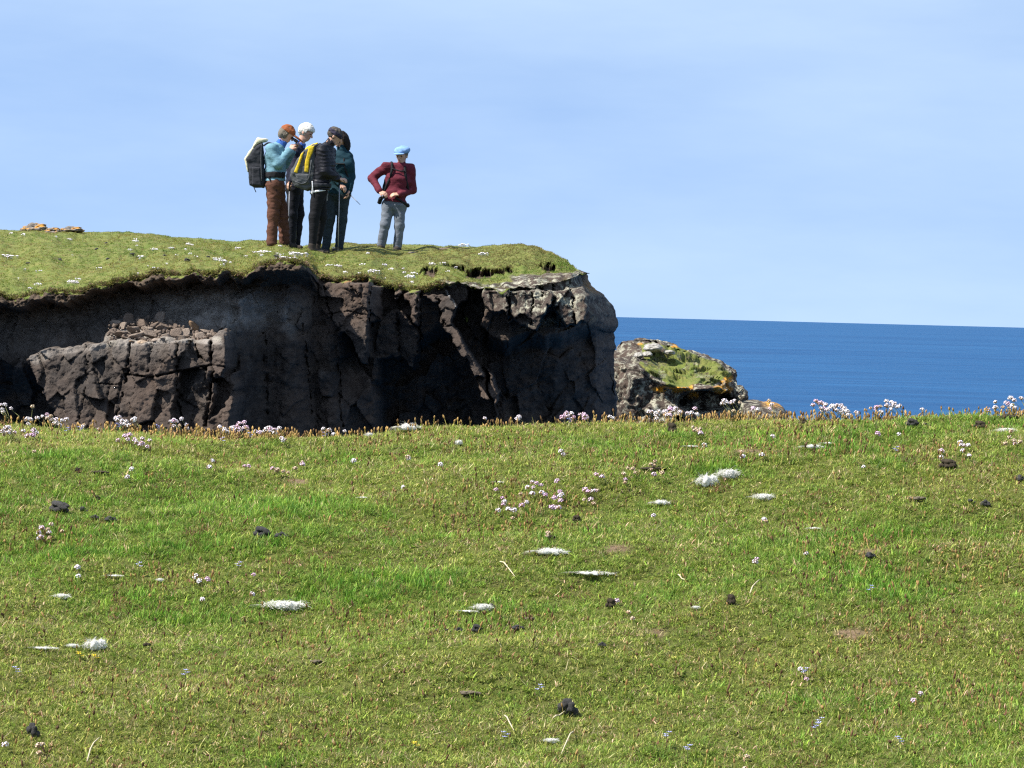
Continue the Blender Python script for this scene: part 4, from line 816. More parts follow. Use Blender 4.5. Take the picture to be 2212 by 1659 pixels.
WOOL = [(1527, 1043, 52, 30, W[3], 0.3, 'lower half of the longest cream wool tuft on the upper right slope'), (1572, 1028, 56, 26, W[0], 0.35, 'upper half of the longest cream wool tuft on the upper right slope'), (1648, 1078, 50, 17, W[0], 0, 'pale wool tuft right of the longest one'), (1428, 1090, 40, 15, W[1], 0.35, 'thin slanting wool wisp left of the longest tuft'),
        (1758, 969, 46, 12, W[1], 0.2, 'string of wool under the brow at upper right'), (1792, 962, 34, 9, W[2], 0.2, 'thin wisp trailing off the string of wool under the brow'), (1190, 1196, 72, 21, W[1], 0, 'domed white wool tuft with a long tail, in the middle of the turf'), (1285, 1242, 92, 14, W[2], 0, 'long flat wispy wool tuft below the domed one'),
        (612, 1312, 102, 25, W[0], 0.12, 'largest bright white wool tuft, left of centre'), (1042, 1317, 46, 19, W[0], 0.15, 'white wool tuft with a black pellet at its end'), (1014, 1325, 40, 8, W[2], 0, 'faint wisps trailing from the wool tuft with the black pellet'), (205, 1398, 52, 28, W[3], 0.35, 'bright white wool tuft at the head of a trail, lower left'),
        (156, 1400, 28, 10, W[0], 0, 'small white wool piece in the middle of the trail'), (98, 1405, 58, 9, W[2], 0, 'thin end of the wool trail, lower left'), (133, 1293, 38, 13, W[0], 0, 'small soft wool tuft above the wool trail'), (884, 926, 56, 22, W[1], 0.45, 'wool tuft caught on the brow below the cliff'), (2172, 934, 46, 13, W[0], 0.1, 'flat wool tuft under the brow near the right edge'),
        (1190, 1606, 36, 12, W[0], 0, 'little wool tuft low in the foreground below the big dropping'), (1502, 1318, 20, 8, W[0], 0, 'tiny wool tuft on the mid right slope'), (990, 961, 20, 12, W[3], 0.5, 'tiny bright wool tuft just under the brow'), (1760, 1146, 28, 8, W[2], 0.2, 'faint wisp of wool on the right slope'), (250, 1249, 36, 7, W[2], 0, 'faint strip of wool on the left slope'),
        (345, 1258, 18, 8, W[0], 0, 'tiny wool tuft right of the faint strip'), (785, 1079, 20, 6, W[2], 0, 'tiny flat wisp of wool on the upper middle slope'), (1078, 1046, 22, 6, W[2], 0.1, 'thin white wisp above the bright pink thrift'), (797, 934, 18, 12, W[0], 0, 'small grey wool bit under the brow left of centre'), (1495, 968, 30, 6, W[2], 0.2, 'thin grey wisp under the brow, right of centre')]
for (u, v, w, h, me, rz, lab) in WOOL:
    p = on_ground(u, v + h * 0.25); s = px(w, p[1]); p[2] += 0.008; place('wool_tuft', me, p, (s, s * 0.9, max(px(h, p[1]) * 4.0, s * 0.34)), lab, 'wool', 'tufts of sheep wool on the turf', rz)

# ------------------------------------------------------------------ thrift, squill and other flowers
def petal_mat(name, a, b):
    t = NT(name); oi = t.new('ShaderNodeObjectInfo'); c = t.mix(oi.outputs['Random'], a, b); t.base(c, 0.7, 0.15); return t.m
M_PINK = petal_mat('thrift_petal_pink', (0.66, 0.43, 0.58), (0.78, 0.64, 0.72)); M_WHITE = petal_mat('thrift_petal_pale', (0.75, 0.67, 0.72), (0.84, 0.80, 0.81)); M_TAN = petal_mat('thrift_faded', (0.60, 0.46, 0.32), (0.74, 0.62, 0.48))
M_STEM = plain('flower_stem', (0.16, 0.17, 0.06), (0.10, 0.11, 0.04), 50); M_BLUE = petal_mat('squill_petal', (0.30, 0.32, 0.70), (0.46, 0.46, 0.80)); M_YEL = petal_mat('trefoil_petal', (0.80, 0.52, 0.02), (0.82, 0.60, 0.05)); M_CUP = plain('thrift_cup', (0.42, 0.28, 0.16), (0.28, 0.17, 0.10), 80)
def head_mesh(mat, seed, n=17, r=0.0105):
    """domed head of small five lobed florets over a papery cup"""
    rng = np.random.default_rng(seed); V, F, M = [], [], []
    for k in range(n):
        ph = math.acos(1 - 1.12 * (k + 0.5) / n); th = k * 2.39996 + rng.normal(0, 0.15); d = np.array([math.sin(ph) * math.cos(th), math.sin(ph) * math.sin(th), math.cos(ph)])
        a = np.cross(d, [0.3, 0.2, 0.9]); a /= np.linalg.norm(a); b = np.cross(d, a); c = d * r * rng.uniform(0.85, 1.1); i0 = len(V); V.append(c - d * 0.0015); pr = 0.0042 * rng.uniform(0.85, 1.15)
        for j in range(10): t = 2 * np.pi * j / 10; rr = pr if j % 2 == 0 else pr * 0.62; V.append(c + (a * math.cos(t) + b * math.sin(t)) * rr + d * 0.001)
        for j in range(10): F.append((i0, i0 + 1 + j, i0 + 1 + (j + 1) % 10)); M.append(0)
    i0 = len(V); m = 8
    for (rr, z) in ((0.002, -0.006), (0.0075, -0.001), (0.0085, 0.003), (0.004, 0.006)):
        for j in range(m): t = 2 * np.pi * j / m; V.append(np.array([rr * math.cos(t), rr * math.sin(t), z]))
    for k in range(3):
        for j in range(m): F.append((i0 + k * m + j, i0 + k * m + (j + 1) % m, i0 + (k + 1) * m + (j + 1) % m, i0 + (k + 1) * m + j)); M.append(1)
    return new_mesh('flower_head', V, F, [mat, M_CUP], True, M)
HEADS = {'pink': [head_mesh(M_PINK, 1), head_mesh(M_PINK, 2, 14)], 'white': [head_mesh(M_WHITE, 3), head_mesh(M_WHITE, 4, 14)], 'tan': [head_mesh(M_TAN, 5, 12, 0.009), head_mesh(M_TAN, 6, 10, 0.008)]}
STEM = tube_mesh('stem', [(0, 0, -0.15), (0.02, 0, 0.5), (0, 0, 1)], [0.0011, 0.001, 0.0009], M_STEM, 5)
_rf = np.random.default_rng(14)
def thrift(u, v, w, h, n, tone, lab, tall=0.035, group='clumps of thrift on the brow and turf', floor=False):
    base = on_ground(u, v + h * 0.5); y = base[1]; t = thing('thrift_clump', lab, 'thrift', base, group); W_ = px(w, y) / 2
    for k in range(n):
        dx = (_rf.uniform(-1, 1) if n > 2 else (k - 0.5 * (n - 1)) * 0.9) * W_; dy = _rf.uniform(-0.09, 0.09) * (0.5 + h / 30); gz = ground_h(base[0] + dx, y + dy) - base[2]
        hh = (tall + (0.006 if y > 13.2 else 0)) * _rf.uniform(0.6, 1.3); tn = tone if _rf.random() > 0.22 else ('white' if tone == 'pink' else 'tan' if tone == 'white' and _rf.random() < 0.5 else 'pink'); lean = _rf.normal(0, 0.14)
        obj('stem', STEM, t, (dx, dy, gz), (0, lean, 0), (1, 1, hh))
        obj('flower_head', HEADS[tn][_rf.integers(0, 2)], t, (dx + math.sin(lean) * hh, dy, gz + math.cos(lean) * hh + 0.003), (_rf.normal(0, 0.3), _rf.normal(0, 0.3) + lean, _rf.uniform(0, 6)), _rf.uniform(0.66, 0.96) * (1.0 if y > 13.2 else 0.95))
THRIFT = [(1190, 1078, 66, 34, 13, 'pink', 'brightest pink thrift clump in the middle of the turf', .03), (1285, 1066, 50, 16, 6, 'pink', 'row of pink thrift just right of the brightest clump', .03), (1135, 1076, 36, 18, 6, 'white', 'mixed pale thrift just left of the brightest pink clump', .03), (1085, 1082, 26, 18, 3, 'pink', 'three pink thrift heads at the left end of the middle patch', .03),
          (1100, 1108, 60, 20, 8, 'white', 'scattered pale thrift below the middle patch', .02), (1275, 1090, 40, 12, 4, 'tan', 'fading thrift heads below the row of pink thrift', .02), (1358, 1037, 30, 18, 6, 'tan', 'faded thrift clump at the lower end of a dark streak', .03), (1420, 1020, 36, 18, 6, 'tan', 'faded thrift clump at the upper end of a dark streak', .025), (1502, 946, 34, 12, 6, 'tan', 'flat topped pale thrift clump under the brow, right of centre', .03),
          (1580, 890, 30, 12, 8, 'white', 'tall group of thrift in front of the sea stack', .06), (1420, 912, 40, 16, 13, 'white', 'dense white thrift clump on the brow left of the sea stack', .035), (1455, 905, 34, 12, 7, 'white', 'white thrift on the brow directly below the sea stack', .05), (1495, 905, 26, 8, 4, 'white', 'pair of thrift tufts on the brow right below the stack', .045), (1645, 886, 50, 10, 5, 'white', 'few tall thrift heads in front of the low rock', .055),
          (1762, 890, 34, 10, 6, 'pink', 'pink thrift on the brow against the sea, first of three', .055), (1798, 890, 60, 12, 13, 'white', 'long row of thrift on the brow against the sea', .045), (1840, 893, 40, 8, 6, 'white', 'low thrift at the end of the long row against the sea', .03), (1895, 893, 34, 10, 6, 'white', 'loose thrift group before a leafy clump on the brow', .045), (1935, 890, 30, 8, 7, 'white', 'close group of thrift over leafy grass on the brow', .05), (2145, 880, 20, 6, 2, 'white', 'two thrift heads beside the big group at the right end', .06), (2185, 882, 44, 14, 11, 'white', 'big thrift group on the brow at the right end', .055),
          (275, 926, 42, 10, 12, 'white', 'rounded white thrift clump on the brow in front of the lit cliff block', .045), (392, 928, 34, 8, 9, 'white', 'white thrift clump on the brow below the cliff cracks', .05), (490, 930, 34, 8, 7, 'white', 'thrift clump on the brow right of two white ones', .035), (522, 926, 30, 8, 7, 'pink', 'thrift clump on the brow with its top heads against dark rock', .05), (95, 912, 44, 12, 11, 'white', 'broad thrift clump on the brow near the left edge', .04), (132, 918, 22, 8, 4, 'white', 'thrift heads just right of the broad clump', .03),
          (10, 905, 22, 8, 5, 'white', 'tall thrift group at the very left end of the brow', .06), (46, 908, 10, 6, 2, 'white', 'two tall single thrift heads near the left end', .065), (12, 946, 30, 16, 9, 'white', 'dense thrift clump below the brow at the left edge', .03), (62, 948, 30, 12, 6, 'pink', 'pink thrift below the brow, second from the left edge', .025), (62, 928, 24, 8, 4, 'white', 'few thrift heads under the broad clump', .03), (305, 962, 40, 10, 8, 'pink', 'flat thrift patch below the brow under two white clumps', .02), (268, 962, 22, 12, 5, 'pink', 'small pink thrift clump left of the flat patch', .03),
          (565, 946, 44, 12, 9, 'white', 'spread of pale thrift below the brow, left of centre', .03), (600, 942, 24, 12, 5, 'white', 'thrift heads at the right end of the pale spread', .03), (612, 958, 14, 8, 3, 'white', 'three white thrift heads just below the pale spread', .02), (1228, 910, 30, 8, 7, 'pink', 'low pink thrift on the brow at the foot of the dark cliff', .03), (1258, 912, 26, 8, 5, 'pink', 'low pink thrift on the brow, right of its twin', .025), (2088, 975, 22, 20, 6, 'white', 'scattered white thrift on the right slope above a brown dropping', .02), (2034, 992, 10, 6, 2, 'white', 'two white thrift heads just above the brown dropping', .02), (2182, 958, 30, 14, 6, 'tan', 'faded thrift clump near the right edge', .025),
          (90, 1162, 34, 12, 5, 'pink', 'small pink thrift patch on the left slope', .02), (118, 1158, 36, 8, 4, 'tan', 'faded thrift beside the small pink patch on the left', .02), (432, 1276, 30, 18, 5, 'white', 'few white thrift heads above the trailing wool', .02), (605, 1020, 40, 12, 5, 'tan', 'thin line of thrift on the upper left slope', .02), (530, 1018, 18, 8, 2, 'pink', 'two pink thrift heads left of the thin line', .02), (650, 1013, 26, 8, 3, 'tan', 'last heads of the thin line of thrift', .02), (1733, 1470, 22, 6, 2, 'white', 'two thrift heads alone on the lower right slope', .015), (1980, 1518, 40, 8, 2, 'pink', 'two pink thrift heads near the lower right', .015), (82, 1634, 24, 12, 3, 'white', 'thrift heads in the bottom left corner', .02),
          (8, 1634, 8, 6, 1, 'white', 'single thrift head at the bottom left edge', .02), (1610, 1650, 18, 6, 2, 'tan', 'faded thrift at the bottom edge right of centre', .01), (1180, 1176, 14, 6, 2, 'tan', 'two cream buds just above the domed wool tuft', .02), (168, 1240, 12, 6, 2, 'white', 'two thrift heads left of the faint wool strip', .015), (545, 1270, 10, 6, 1, 'pink', 'single pink thrift head above the largest wool tuft', .02), (548, 1284, 8, 4, 1, 'white', 'single white thrift head just above the largest wool tuft', .015), (1333, 1322, 8, 6, 1, 'pink', 'single red cupped thrift head beside a brown dropping', .02), (1360, 1335, 12, 8, 2, 'tan', 'faded thrift right of the red cupped head', .015)]
for row in THRIFT: thrift(*row)
for (u, v) in [(1213, 982), (1645, 995), (1600, 998), (870, 1062), (455, 1020), (1520, 962), (1662, 961), (1945, 962), (1895, 958), (75, 987), (950, 1022), (280, 1036), (1862, 1018), (1410, 1122), (1745, 1212), (1632, 1228), (1655, 1150), (1995, 905), (700, 915), (740, 918), (1320, 915), (880, 1005), (760, 1010), (220, 945), (720, 960), (1050, 920), (1120, 915), (180, 930)]:
    thrift(u, v, 8, 4, 1 if _rf.random() < 0.6 else 2, 'white', 'lone thrift head standing in the turf', .025, 'lone thrift heads')
def squill_mesh():
    V, F = [], []
    for k in range(3):
        c = np.array([0.006 * math.cos(k * 2.1), 0.006 * math.sin(k * 2.1), 0.03 + 0.006 * k])
        for j in range(6):
            t = j * np.pi / 3 + k; d = np.array([math.cos(t), math.sin(t), 0.35]); s_ = np.array([-math.sin(t), math.cos(t), 0]); i0 = len(V); V += [c, c + d * 0.005 + s_ * 0.0022, c + d * 0.0095, c + d * 0.005 - s_ * 0.0022]; F.append((i0, i0 + 1, i0 + 2, i0 + 3))
    return new_mesh('squill_flowers', V, F, M_BLUE)
SQ = squill_mesh(); SQST = tube_mesh('stem', [(0, 0, -0.01), (0, 0.001, 0.042)], [0.0012, 0.0009], M_STEM, 5)
for (u, v) in [(1165, 1508), (400, 1476), (1440, 1611), (1762, 1592), (1942, 1622), (1090, 1612), (145, 944), (480, 966), (540, 956), (255, 930), (1880, 1292), (2137, 905), (35, 1470), (1230, 925), (340, 930), (1935, 988), (505, 943), (172, 942), (300, 1240), (515, 1240), (700, 955), (1770, 1580), (1738, 1472), (1485, 1640)]:
    p = on_ground(u, v + 5); t = thing('squill', 'small pale blue squill flower in the turf', 'flower', p, 'blue squill flowers dotted in the turf', _rf.uniform(0, 6)); obj('stem', SQST, t); obj('petals', SQ, t)
for (u, v, lab) in [(897, 1618, 'yellow trefoil flower low in the foreground'), (205, 1428, 'yellow flower right below the bright wool tuft'), (172, 1423, 'smaller yellow flower left of its twin below the wool trail')]:
    p = on_ground(u, v + 3); t = thing('trefoil', lab, 'flower', p, 'yellow flowers'); obj('stem', SQST, t, scale=(1, 1, .5)); me = SQ.copy(); me.materials[0] = M_YEL; obj('petals', me, t, (0, 0, -0.012), scale=(1, 1, .8))
M_STALK = plain('dry_stalk', (0.62, 0.54, 0.36), (0.45, 0.38, 0.24), 60)
for (u0, v0, u1, v1, lift, lab) in [(1080, 1222, 1112, 1255, .02, 'bleached stalk leaning in the turf in the middle'), (1238, 1590, 1212, 1640, .02, 'pale dry grass blade at the bottom centre'), (188, 1655, 215, 1605, .03, 'dry bent grass stalk at the lower left'), (1090, 1555, 1110, 1590, .015, 'short pale stalk left of the grey dropping'), (1195, 1560, 1220, 1547, .01, 'pale stem poking out under the grey dropping'), (1465, 1250, 1480, 1262, .008, 'short bent straw on the right middle slope'), (1620, 1290, 1640, 1262, .02, 'thin dry stem near longer grass at right')]:
    a, b = on_ground(u0, v0), on_ground(u1, v1); m = (a + b) / 2; m[2] += lift; a[2] += 0.012; b[2] += 0.014; o = obj('dry_stalk', tube_mesh('dry_stalk', np.array([a, (a + m) / 2 + [0, 0, .3 * lift], m, (b + m) / 2, b]) - a, [0.0022, 0.002, 0.0019, 0.0017, 0.001], M_STALK, 6), None, a); tag(o, lab, 'stalk', 'dry stalks in the turf')
# thrift dotted over the far turf: tiny, each one mesh
def far_clump(seed, mat, n):
    rng = np.random.default_rng(seed); V, F = [], []; v, f = ICO[1]
    for k in range(n):
        c = np.array([rng.uniform(-1, 1), rng.uniform(-0.8, 0.8), rng.uniform(0.12, 0.42)]) * [0.5, 0.5, 1]; i0 = len(V); V += list(v * [0.10, 0.10, 0.085] * rng.uniform(0.7, 1.2) + c); F += [tuple(x + i0) for x in f]
        i0 = len(V); V += [c * [1, 1, 0] + [-0.012, 0, -0.1], c * [1, 1, 0] + [0.012, 0, -0.1], c + [0.012, 0, 0], c + [-0.012, 0, 0]]; F.append((i0, i0 + 1, i0 + 2, i0 + 3))
    return new_mesh('far_thrift', V, F, mat)
FC = [far_clump(1, M_WHITE, 9), far_clump(2, M_WHITE, 12), far_clump(3, M_WHITE, 5)]
FARBIG = [(618, 557, 46, 'large thrift patch on the corner of the turf right below the walkers', 1), (645, 552, 40, 'second thrift patch beside the larger one on the turf corner', 1), (570, 540, 30, 'thrift at the boots of the man in brown trousers', 0), (1002, 530, 24, 'thrift on the headland skyline beyond the woman in maroon', 1), (1044, 549, 22, 'pale thrift patch above the dark scar in the turf', 1), (16, 551, 44, 'wide pale thrift patch at the left edge of the headland', 0), (155, 613, 24, 'thrift near the turf brink at left', 0), (885, 601, 22, 'pink thrift hanging at the head of the white streaked gully', 1), (806, 596, 28, 'pale thrift on the brink above the jointed rock face', 0)]
for (u, v, w, lab, k) in FARBIG:
    p = on_turf(u, v); s = px(w, p[1]); place('thrift_patch', FC[k], p, (s, s * 0.8, 0.10), lab, 'thrift', 'thrift patches on the headland')
for k in range(70):
    u = _rf.uniform(-10, 640) if k < 50 else _rf.uniform(660, 1100); sq = float(table(_ve0, u)), float(table(V_SKY, u)); v = sq[1] + 8 + (sq[0] - sq[1] - 14) * _rf.random() ** 0.9
    p = on_turf(u, v); s = px(_rf.uniform(5, 20), p[1]); place('thrift_patch', FC[_rf.integers(0, 3)], p, (s, s * 0.7, 0.07), 'small fleck of pale thrift on the headland turf', 'thrift', 'flecks of thrift over the headland turf', _rf.uniform(0, 6))
# ------------------------------------------------------------------ walkers
def cloth(name, c, c2, scale=14, bump=0.25, rough=0.85):
    t = NT(name); co = t.coord(); mp = t.new('ShaderNodeMapping'); mp.inputs['Scale'].default_value = (1, 1, 2.2); t.link(co, mp.inputs['Vector'])
    n = t.noise(mp.outputs['Vector'], scale, 4, 0.6, 0.6); t.base(t.mix(t.rng(n, .35, .7), c2, c), rough, 0.2); t.bump(n, bump, 0.03); return t.m
def skinmat():
    t = NT('skin'); n = t.noise(t.coord(), 40, 3); t.base(t.mix(n, (0.46, 0.25, 0.17), (0.56, 0.34, 0.25)), 0.55, 0.35); t.bsdf.inputs['Subsurface Weight'].default_value = 0.0; return t.m
M_SKIN = skinmat()
M_TEAL = cloth('teal_fleece', (0.165, 0.31, 0.375), (0.13, 0.25, 0.305)); M_BRN = cloth('brown_trousers', (0.125, 0.055, 0.036), (0.085, 0.037, 0.024)); M_BLUEC = cloth('blue_collar', (0.06, 0.16, 0.50), (0.04, 0.11, 0.38))
M_NAVY = cloth('navy_jacket', (0.020, 0.022, 0.040), (0.013, 0.014, 0.026)); M_DKT = cloth('dark_trousers', (0.016, 0.017, 0.024), (0.010, 0.011, 0.016)); M_BLK = cloth('black_puffer', (0.016, 0.016, 0.022), (0.010, 0.010, 0.014), 20, 0.3, 0.5)
M_LEG = cloth('black_leggings', (0.011, 0.011, 0.013), (0.007, 0.007, 0.009)); M_DTEAL = cloth('dark_teal_jacket', (0.010, 0.040, 0.056), (0.007, 0.028, 0.040)); M_SLATE = cloth('slate_trousers', (0.032, 0.045, 0.055), (0.020, 0.029, 0.036))
M_MAR = cloth('maroon_fleece', (0.135, 0.022, 0.036), (0.095, 0.014, 0.024)); M_GREY = cloth('pale_grey_trousers', (0.155, 0.175, 0.205), (0.125, 0.14, 0.165)); M_CAPB = cloth('rust_cap', (0.30, 0.095, 0.035), (0.22, 0.065, 0.024)); M_CAPL = cloth('blue_cap', (0.23, 0.37, 0.62), (0.16, 0.28, 0.50))
M_HWH = cloth('white_hair', (0.78, 0.76, 0.70), (0.52, 0.49, 0.43), 34, 0.35); M_HGR = cloth('grey_hair', (0.22, 0.19, 0.15), (0.10, 0.085, 0.065), 34, 0.35); M_HDK = cloth('dark_hair', (0.022, 0.017, 0.015), (0.012, 0.009, 0.008), 34, 0.35); M_HSG = cloth('short_grey_brown_hair', (0.11, 0.095, 0.08), (0.05, 0.042, 0.036), 34, 0.35)
M_BAND = cloth('headband_cloth', (0.045, 0.04, 0.065), (0.02, 0.018, 0.032), 30); M_BOOT = cloth('boot_leather', (0.06, 0.048, 0.04), (0.035, 0.028, 0.024)); M_BLACKW = cloth('black_webbing', (0.018, 0.018, 0.020), (0.012, 0.012, 0.014)); M_CHAR = cloth('charcoal_nylon', (0.036, 0.038, 0.045), (0.022, 0.023, 0.028))
M_CREAM = cloth('cream_nylon', (0.70, 0.64, 0.44), (0.60, 0.56, 0.40)); M_YELL = cloth('yellow_nylon', (0.66, 0.46, 0.025), (0.52, 0.36, 0.02)); M_GNY = cloth('grey_nylon', (0.10, 0.105, 0.11), (0.06, 0.064, 0.068)); M_WHT = cloth('white_cloth', (0.72, 0.72, 0.72), (0.6, 0.6, 0.62)); M_GLV = cloth('dark_glove', (0.06, 0.05, 0.05), (0.03, 0.028, 0.028))
M_POLE = plain('pole_metal', (0.20, 0.21, 0.23), (0.12, 0.125, 0.14), 60, 0.4, 0.5); M_EYE = plain('eye', (0.03, 0.02, 0.018), (0.02, 0.015, 0.012)); M_LIP = plain('lip', (0.36, 0.13, 0.11), (0.28, 0.10, 0.09)); M_GLASS = plain('dark_device', (0.02, 0.02, 0.022), (0.012, 0.012, 0.014), 40, 0.3, 0.5)
def rotm(f, up=(0, 0, 1)):
    f = np.array(f, float); f /= np.linalg.norm(f); l = np.cross(up, f); l /= np.linalg.norm(l); u = np.cross(f, l); return f, l, u
def folds(seed, amp, fx=9.0, fz=15.0):
    return lambda p: amp * (noise(vec(p[:, 0] * fx + 1.6 * p[:, 2] * fz * 0.4, p[:, 1] * fx, p[:, 2] * fz), seed) + 0.6 * noise(p * np.array([fx * 2.2, fx * 2.2, fz * 1.9]), seed + 1))

def person(lab, J, yaw, hyaw, hpitch, mats, opt):
    """J: joints as world points; yaw / hyaw: facing directions of body and head in the ground plane"""
    base = J['base']; j = {k: np.array(v) - base for k, v in J.items() if k != 'base'}
    root = thing('person', lab, 'person', base, 'walkers on the headland')
    fb = np.array([math.cos(yaw), math.sin(yaw), 0]); lb = np.array([-fb[1], fb[0], 0])      # forward, left
    hd = np.array([math.cos(hyaw) * math.cos(hpitch), math.sin(hyaw) * math.cos(hpitch), -math.sin(hpitch)]); f, l, u = rotm(hd)
    C = j['head']; pel, ch, nk = j['pelvis'], j['chest'], j['neck']; k = opt.get('build', 1.0)
    hipL, hipR = pel + lb * 0.085, pel - lb * 0.085; hipL, hipR = hipL + [0, 0, -0.02], hipR + [0, 0, -0.02]
    lo = np.min(list(j.values()), 0) - 0.30; hi = np.max(list(j.values()), 0) + 0.30; lo[2] = -0.05
    tors = lambda F, e: (F.cap(hipL, hipR, 0.105 * k + e, 0.105 * k + e, 0.05), F.cap((pel + ch) / 2 + lb * 0.06 * k, (pel + ch) / 2 - lb * 0.06 * k, 0.095 * k + e, 0.095 * k + e, 0.08), F.cap(pel, ch, 0.10 * k + e, 0.11 * k + e, 0.08),
                         F.cap(ch + lb * 0.085, ch - lb * 0.085, 0.105 * k + e, 0.105 * k + e, 0.08), F.cap(j['shL'], j['shR'], 0.062 + e, 0.062 + e, 0.08), F.cap(ch, nk, 0.09 + e, 0.055 + e, 0.07))
    def arm(F, s, e, r=(0.055, 0.045, 0.042, 0.030), stop=0.0):
        F.cap(j['sh' + s], j['el' + s], r[0] + e, r[1] + e, 0.04); w = j['wr' + s] + (j['el' + s] - j['wr' + s]) * stop; F.cap(j['el' + s], w, r[2] + e, r[3] + e, 0.025)
    def leg(F, s, e, r=(0.085, 0.058, 0.056, 0.042), stop=0.0, k2=0.05):
        hp = hipL if s == 'L' else hipR; F.cap(hp, j['kn' + s], r[0] * k + e, r[1] + e, k2); a = j['an' + s] + (j['kn' + s] - j['an' + s]) * stop; F.cap(j['kn' + s], a, r[2] + e, r[3] + e, 0.03)
    # body, one continuous surface: trunk, limbs, neck, head, hands with fingers
    F = Field(lo, hi, 0.0085); tors(F, -0.012)
    for s in 'LR':
        arm(F, s, -0.004); leg(F, s, -0.006)
        F.cap(j['an' + s] + [0, 0, -0.01], j['an' + s] + fb * 0.10 + [0, 0, -0.055], 0.026, 0.022, 0.02)
        wr, hn = j['wr' + s], j['hn' + s]; d = hn - wr; d /= np.linalg.norm(d); pn = np.array(opt.get('palm' + s, (0, 0.3, -1)), float); pn -= d * (pn @ d); pn /= np.linalg.norm(pn); sd = np.cross(d, pn)
        for q in range(4):
            o = (q - 1.5) * 0.019; kn = wr + d * 0.085 + sd * o; F.cap(wr + sd * o * 0.6, kn, 0.014, 0.012, 0.012)
            L = (0.036, 0.042, 0.040, 0.031)[q]; m = kn + d * L * 0.8 + pn * L * 0.5; F.cap(kn, m, 0.0105, 0.0095, 0.004); F.cap(m, m + d * L * 0.35 + pn * L * 0.75, 0.0095, 0.008, 0.004)
        th = wr + d * 0.03 + sd * -0.03; F.cap(th, th + d * 0.035 - sd * 0.022 + pn * 0.012, 0.012, 0.011, 0.008); F.cap(th + d * 0.035 - sd * 0.022 + pn * 0.012, th + d * 0.06 - sd * 0.016 + pn * 0.03, 0.0105, 0.0085, 0.004)
    F.cap(nk, C - u * 0.05 - f * 0.015, 0.055, 0.052, 0.03); F.ell(C + u * 0.03 - f * 0.012, (0.098, 0.078, 0.092), np.stack([f, l, u], 1), 0.02)
    F.cap(C + f * 0.03 - u * 0.01, C + f * 0.048 - u * 0.075, 0.062, 0.040, 0.03); F.cap(C + f * 0.094 + u * 0.012, C + f * 0.112 - u * 0.022, 0.010, 0.016, 0.012)
    F.cap(C + f * 0.083 + u * 0.032 + l * 0.035, C + f * 0.083 + u * 0.032 - l * 0.035, 0.014, 0.014, 0.015); F.cap(C + f * 0.085 - u * 0.052 + l * 0.015, C + f * 0.085 - u * 0.052 - l * 0.015, 0.012, 0.012, 0.01)
    for s in (1, -1):
        F.ell(C + l * 0.080 * s - u * 0.005 - f * 0.01, (0.022, 0.010, 0.032), np.stack([f, l, u], 1), 0.008); F.ell(C + f * 0.088 + l * 0.032 * s + u * 0.010, (0.012, 0.014, 0.010), np.stack([f, l, u], 1), 0.006, True)
    body = field_obj('body', F, [M_SKIN], root)
    ve, fe = ICO[2]
    for s in (1, -1): obj('eye', new_mesh('eye', ve * 0.010, fe, M_EYE), body, C + f * 0.080 + l * 0.032 * s + u * 0.010)
    obj('mouth', new_mesh('mouth', ve * np.abs(l * 0.022 + f * 0.006 + u * 0.004)[None] + 0, fe, M_LIP), body, C + f * 0.092 - u * 0.052)
    # trousers
    e = opt.get('trouser', 0.012); F = Field((lo[0], lo[1], 0.0), (hi[0], hi[1], pel[2] + 0.20), 0.009)
    F.cap(hipL, hipR, 0.108 * k + e * 0.6, 0.108 * k + e * 0.6, 0.05); F.cap(pel, pel + (ch - pel) * 0.25, 0.105 * k + e * 0.5, 0.10 * k + e * 0.5, 0.05)
    for s in 'LR': leg(F, s, e, opt.get('legr', (0.088, 0.062, 0.060, 0.052)), 0.02, 0.03)
    F.warp(folds(opt.get('seed', 1), opt.get('fold', 0.010)), 0.05); F.half(pel + (ch - pel) * 0.32, ch - pel); field_obj('trousers', F, mats['trousers'], root)
    for s in 'LR':
        F = Field(j['an' + s] - [0.25, 0.25, 0.16], j['an' + s] + [0.25, 0.25, 0.14], 0.010); a = j['an' + s]; F.cap(a + [0, 0, 0.05], a + [0, 0, -0.02], 0.056, 0.056); F.cap(a - fb * 0.03 + [0, 0, -0.045], a + fb * 0.15 + [0, 0, -0.055], 0.046, 0.040, 0.03)
        F.half(a + [0, 0, -0.095], (0, 0, -1)); field_obj('boot', F, M_BOOT, root)
    # jacket
    e = opt.get('jacket', 0.014); F = Field((lo[0], lo[1], pel[2] - 0.22), (hi[0], hi[1], nk[2] + 0.12), 0.0085); tors(F, e)
    for s in 'LR': arm(F, s, e + 0.004, stop=0.06)
    quilt = opt.get('quilt', 0)
    if quilt: F.warp(lambda p: 0.016 * np.abs(np.cos(np.pi * (p[:, 2] - 0.12 * p[:, 0] + 0.022 * noise(p * 7, 3)) / quilt)) * (0.6 + 0.6 * noise(p * 6, 6)) + 0.004 * noise(p * 14, 7) + 0.003 * noise(p * 30, 4), 0.06)
    else: F.warp(folds(opt.get('seed', 1) + 5, opt.get('jfold', 0.008), 8, 14), 0.05)
    hem = pel + (ch - pel) * opt.get('hem', 0.05); F.half(hem, -(ch - pel)); F.half(nk + (C - nk) * 0.28, C - nk)
    field_obj('jacket', F, mats['jacket'], root)
    F = Field(nk - 0.16, nk + 0.18, 0.0075); cu = (C - nk) / np.linalg.norm(C - nk); F.cap(nk - cu * 0.02, nk + cu * opt.get('collar', 0.05), 0.078, 0.070, 0.02); F.cap(nk - cu * 0.2, nk + cu * 0.3, 0.058, 0.058, 0.0, True); F.warp(folds(9, 0.006, 16, 16), 0.04); field_obj('collar', F, mats['collar'], root)
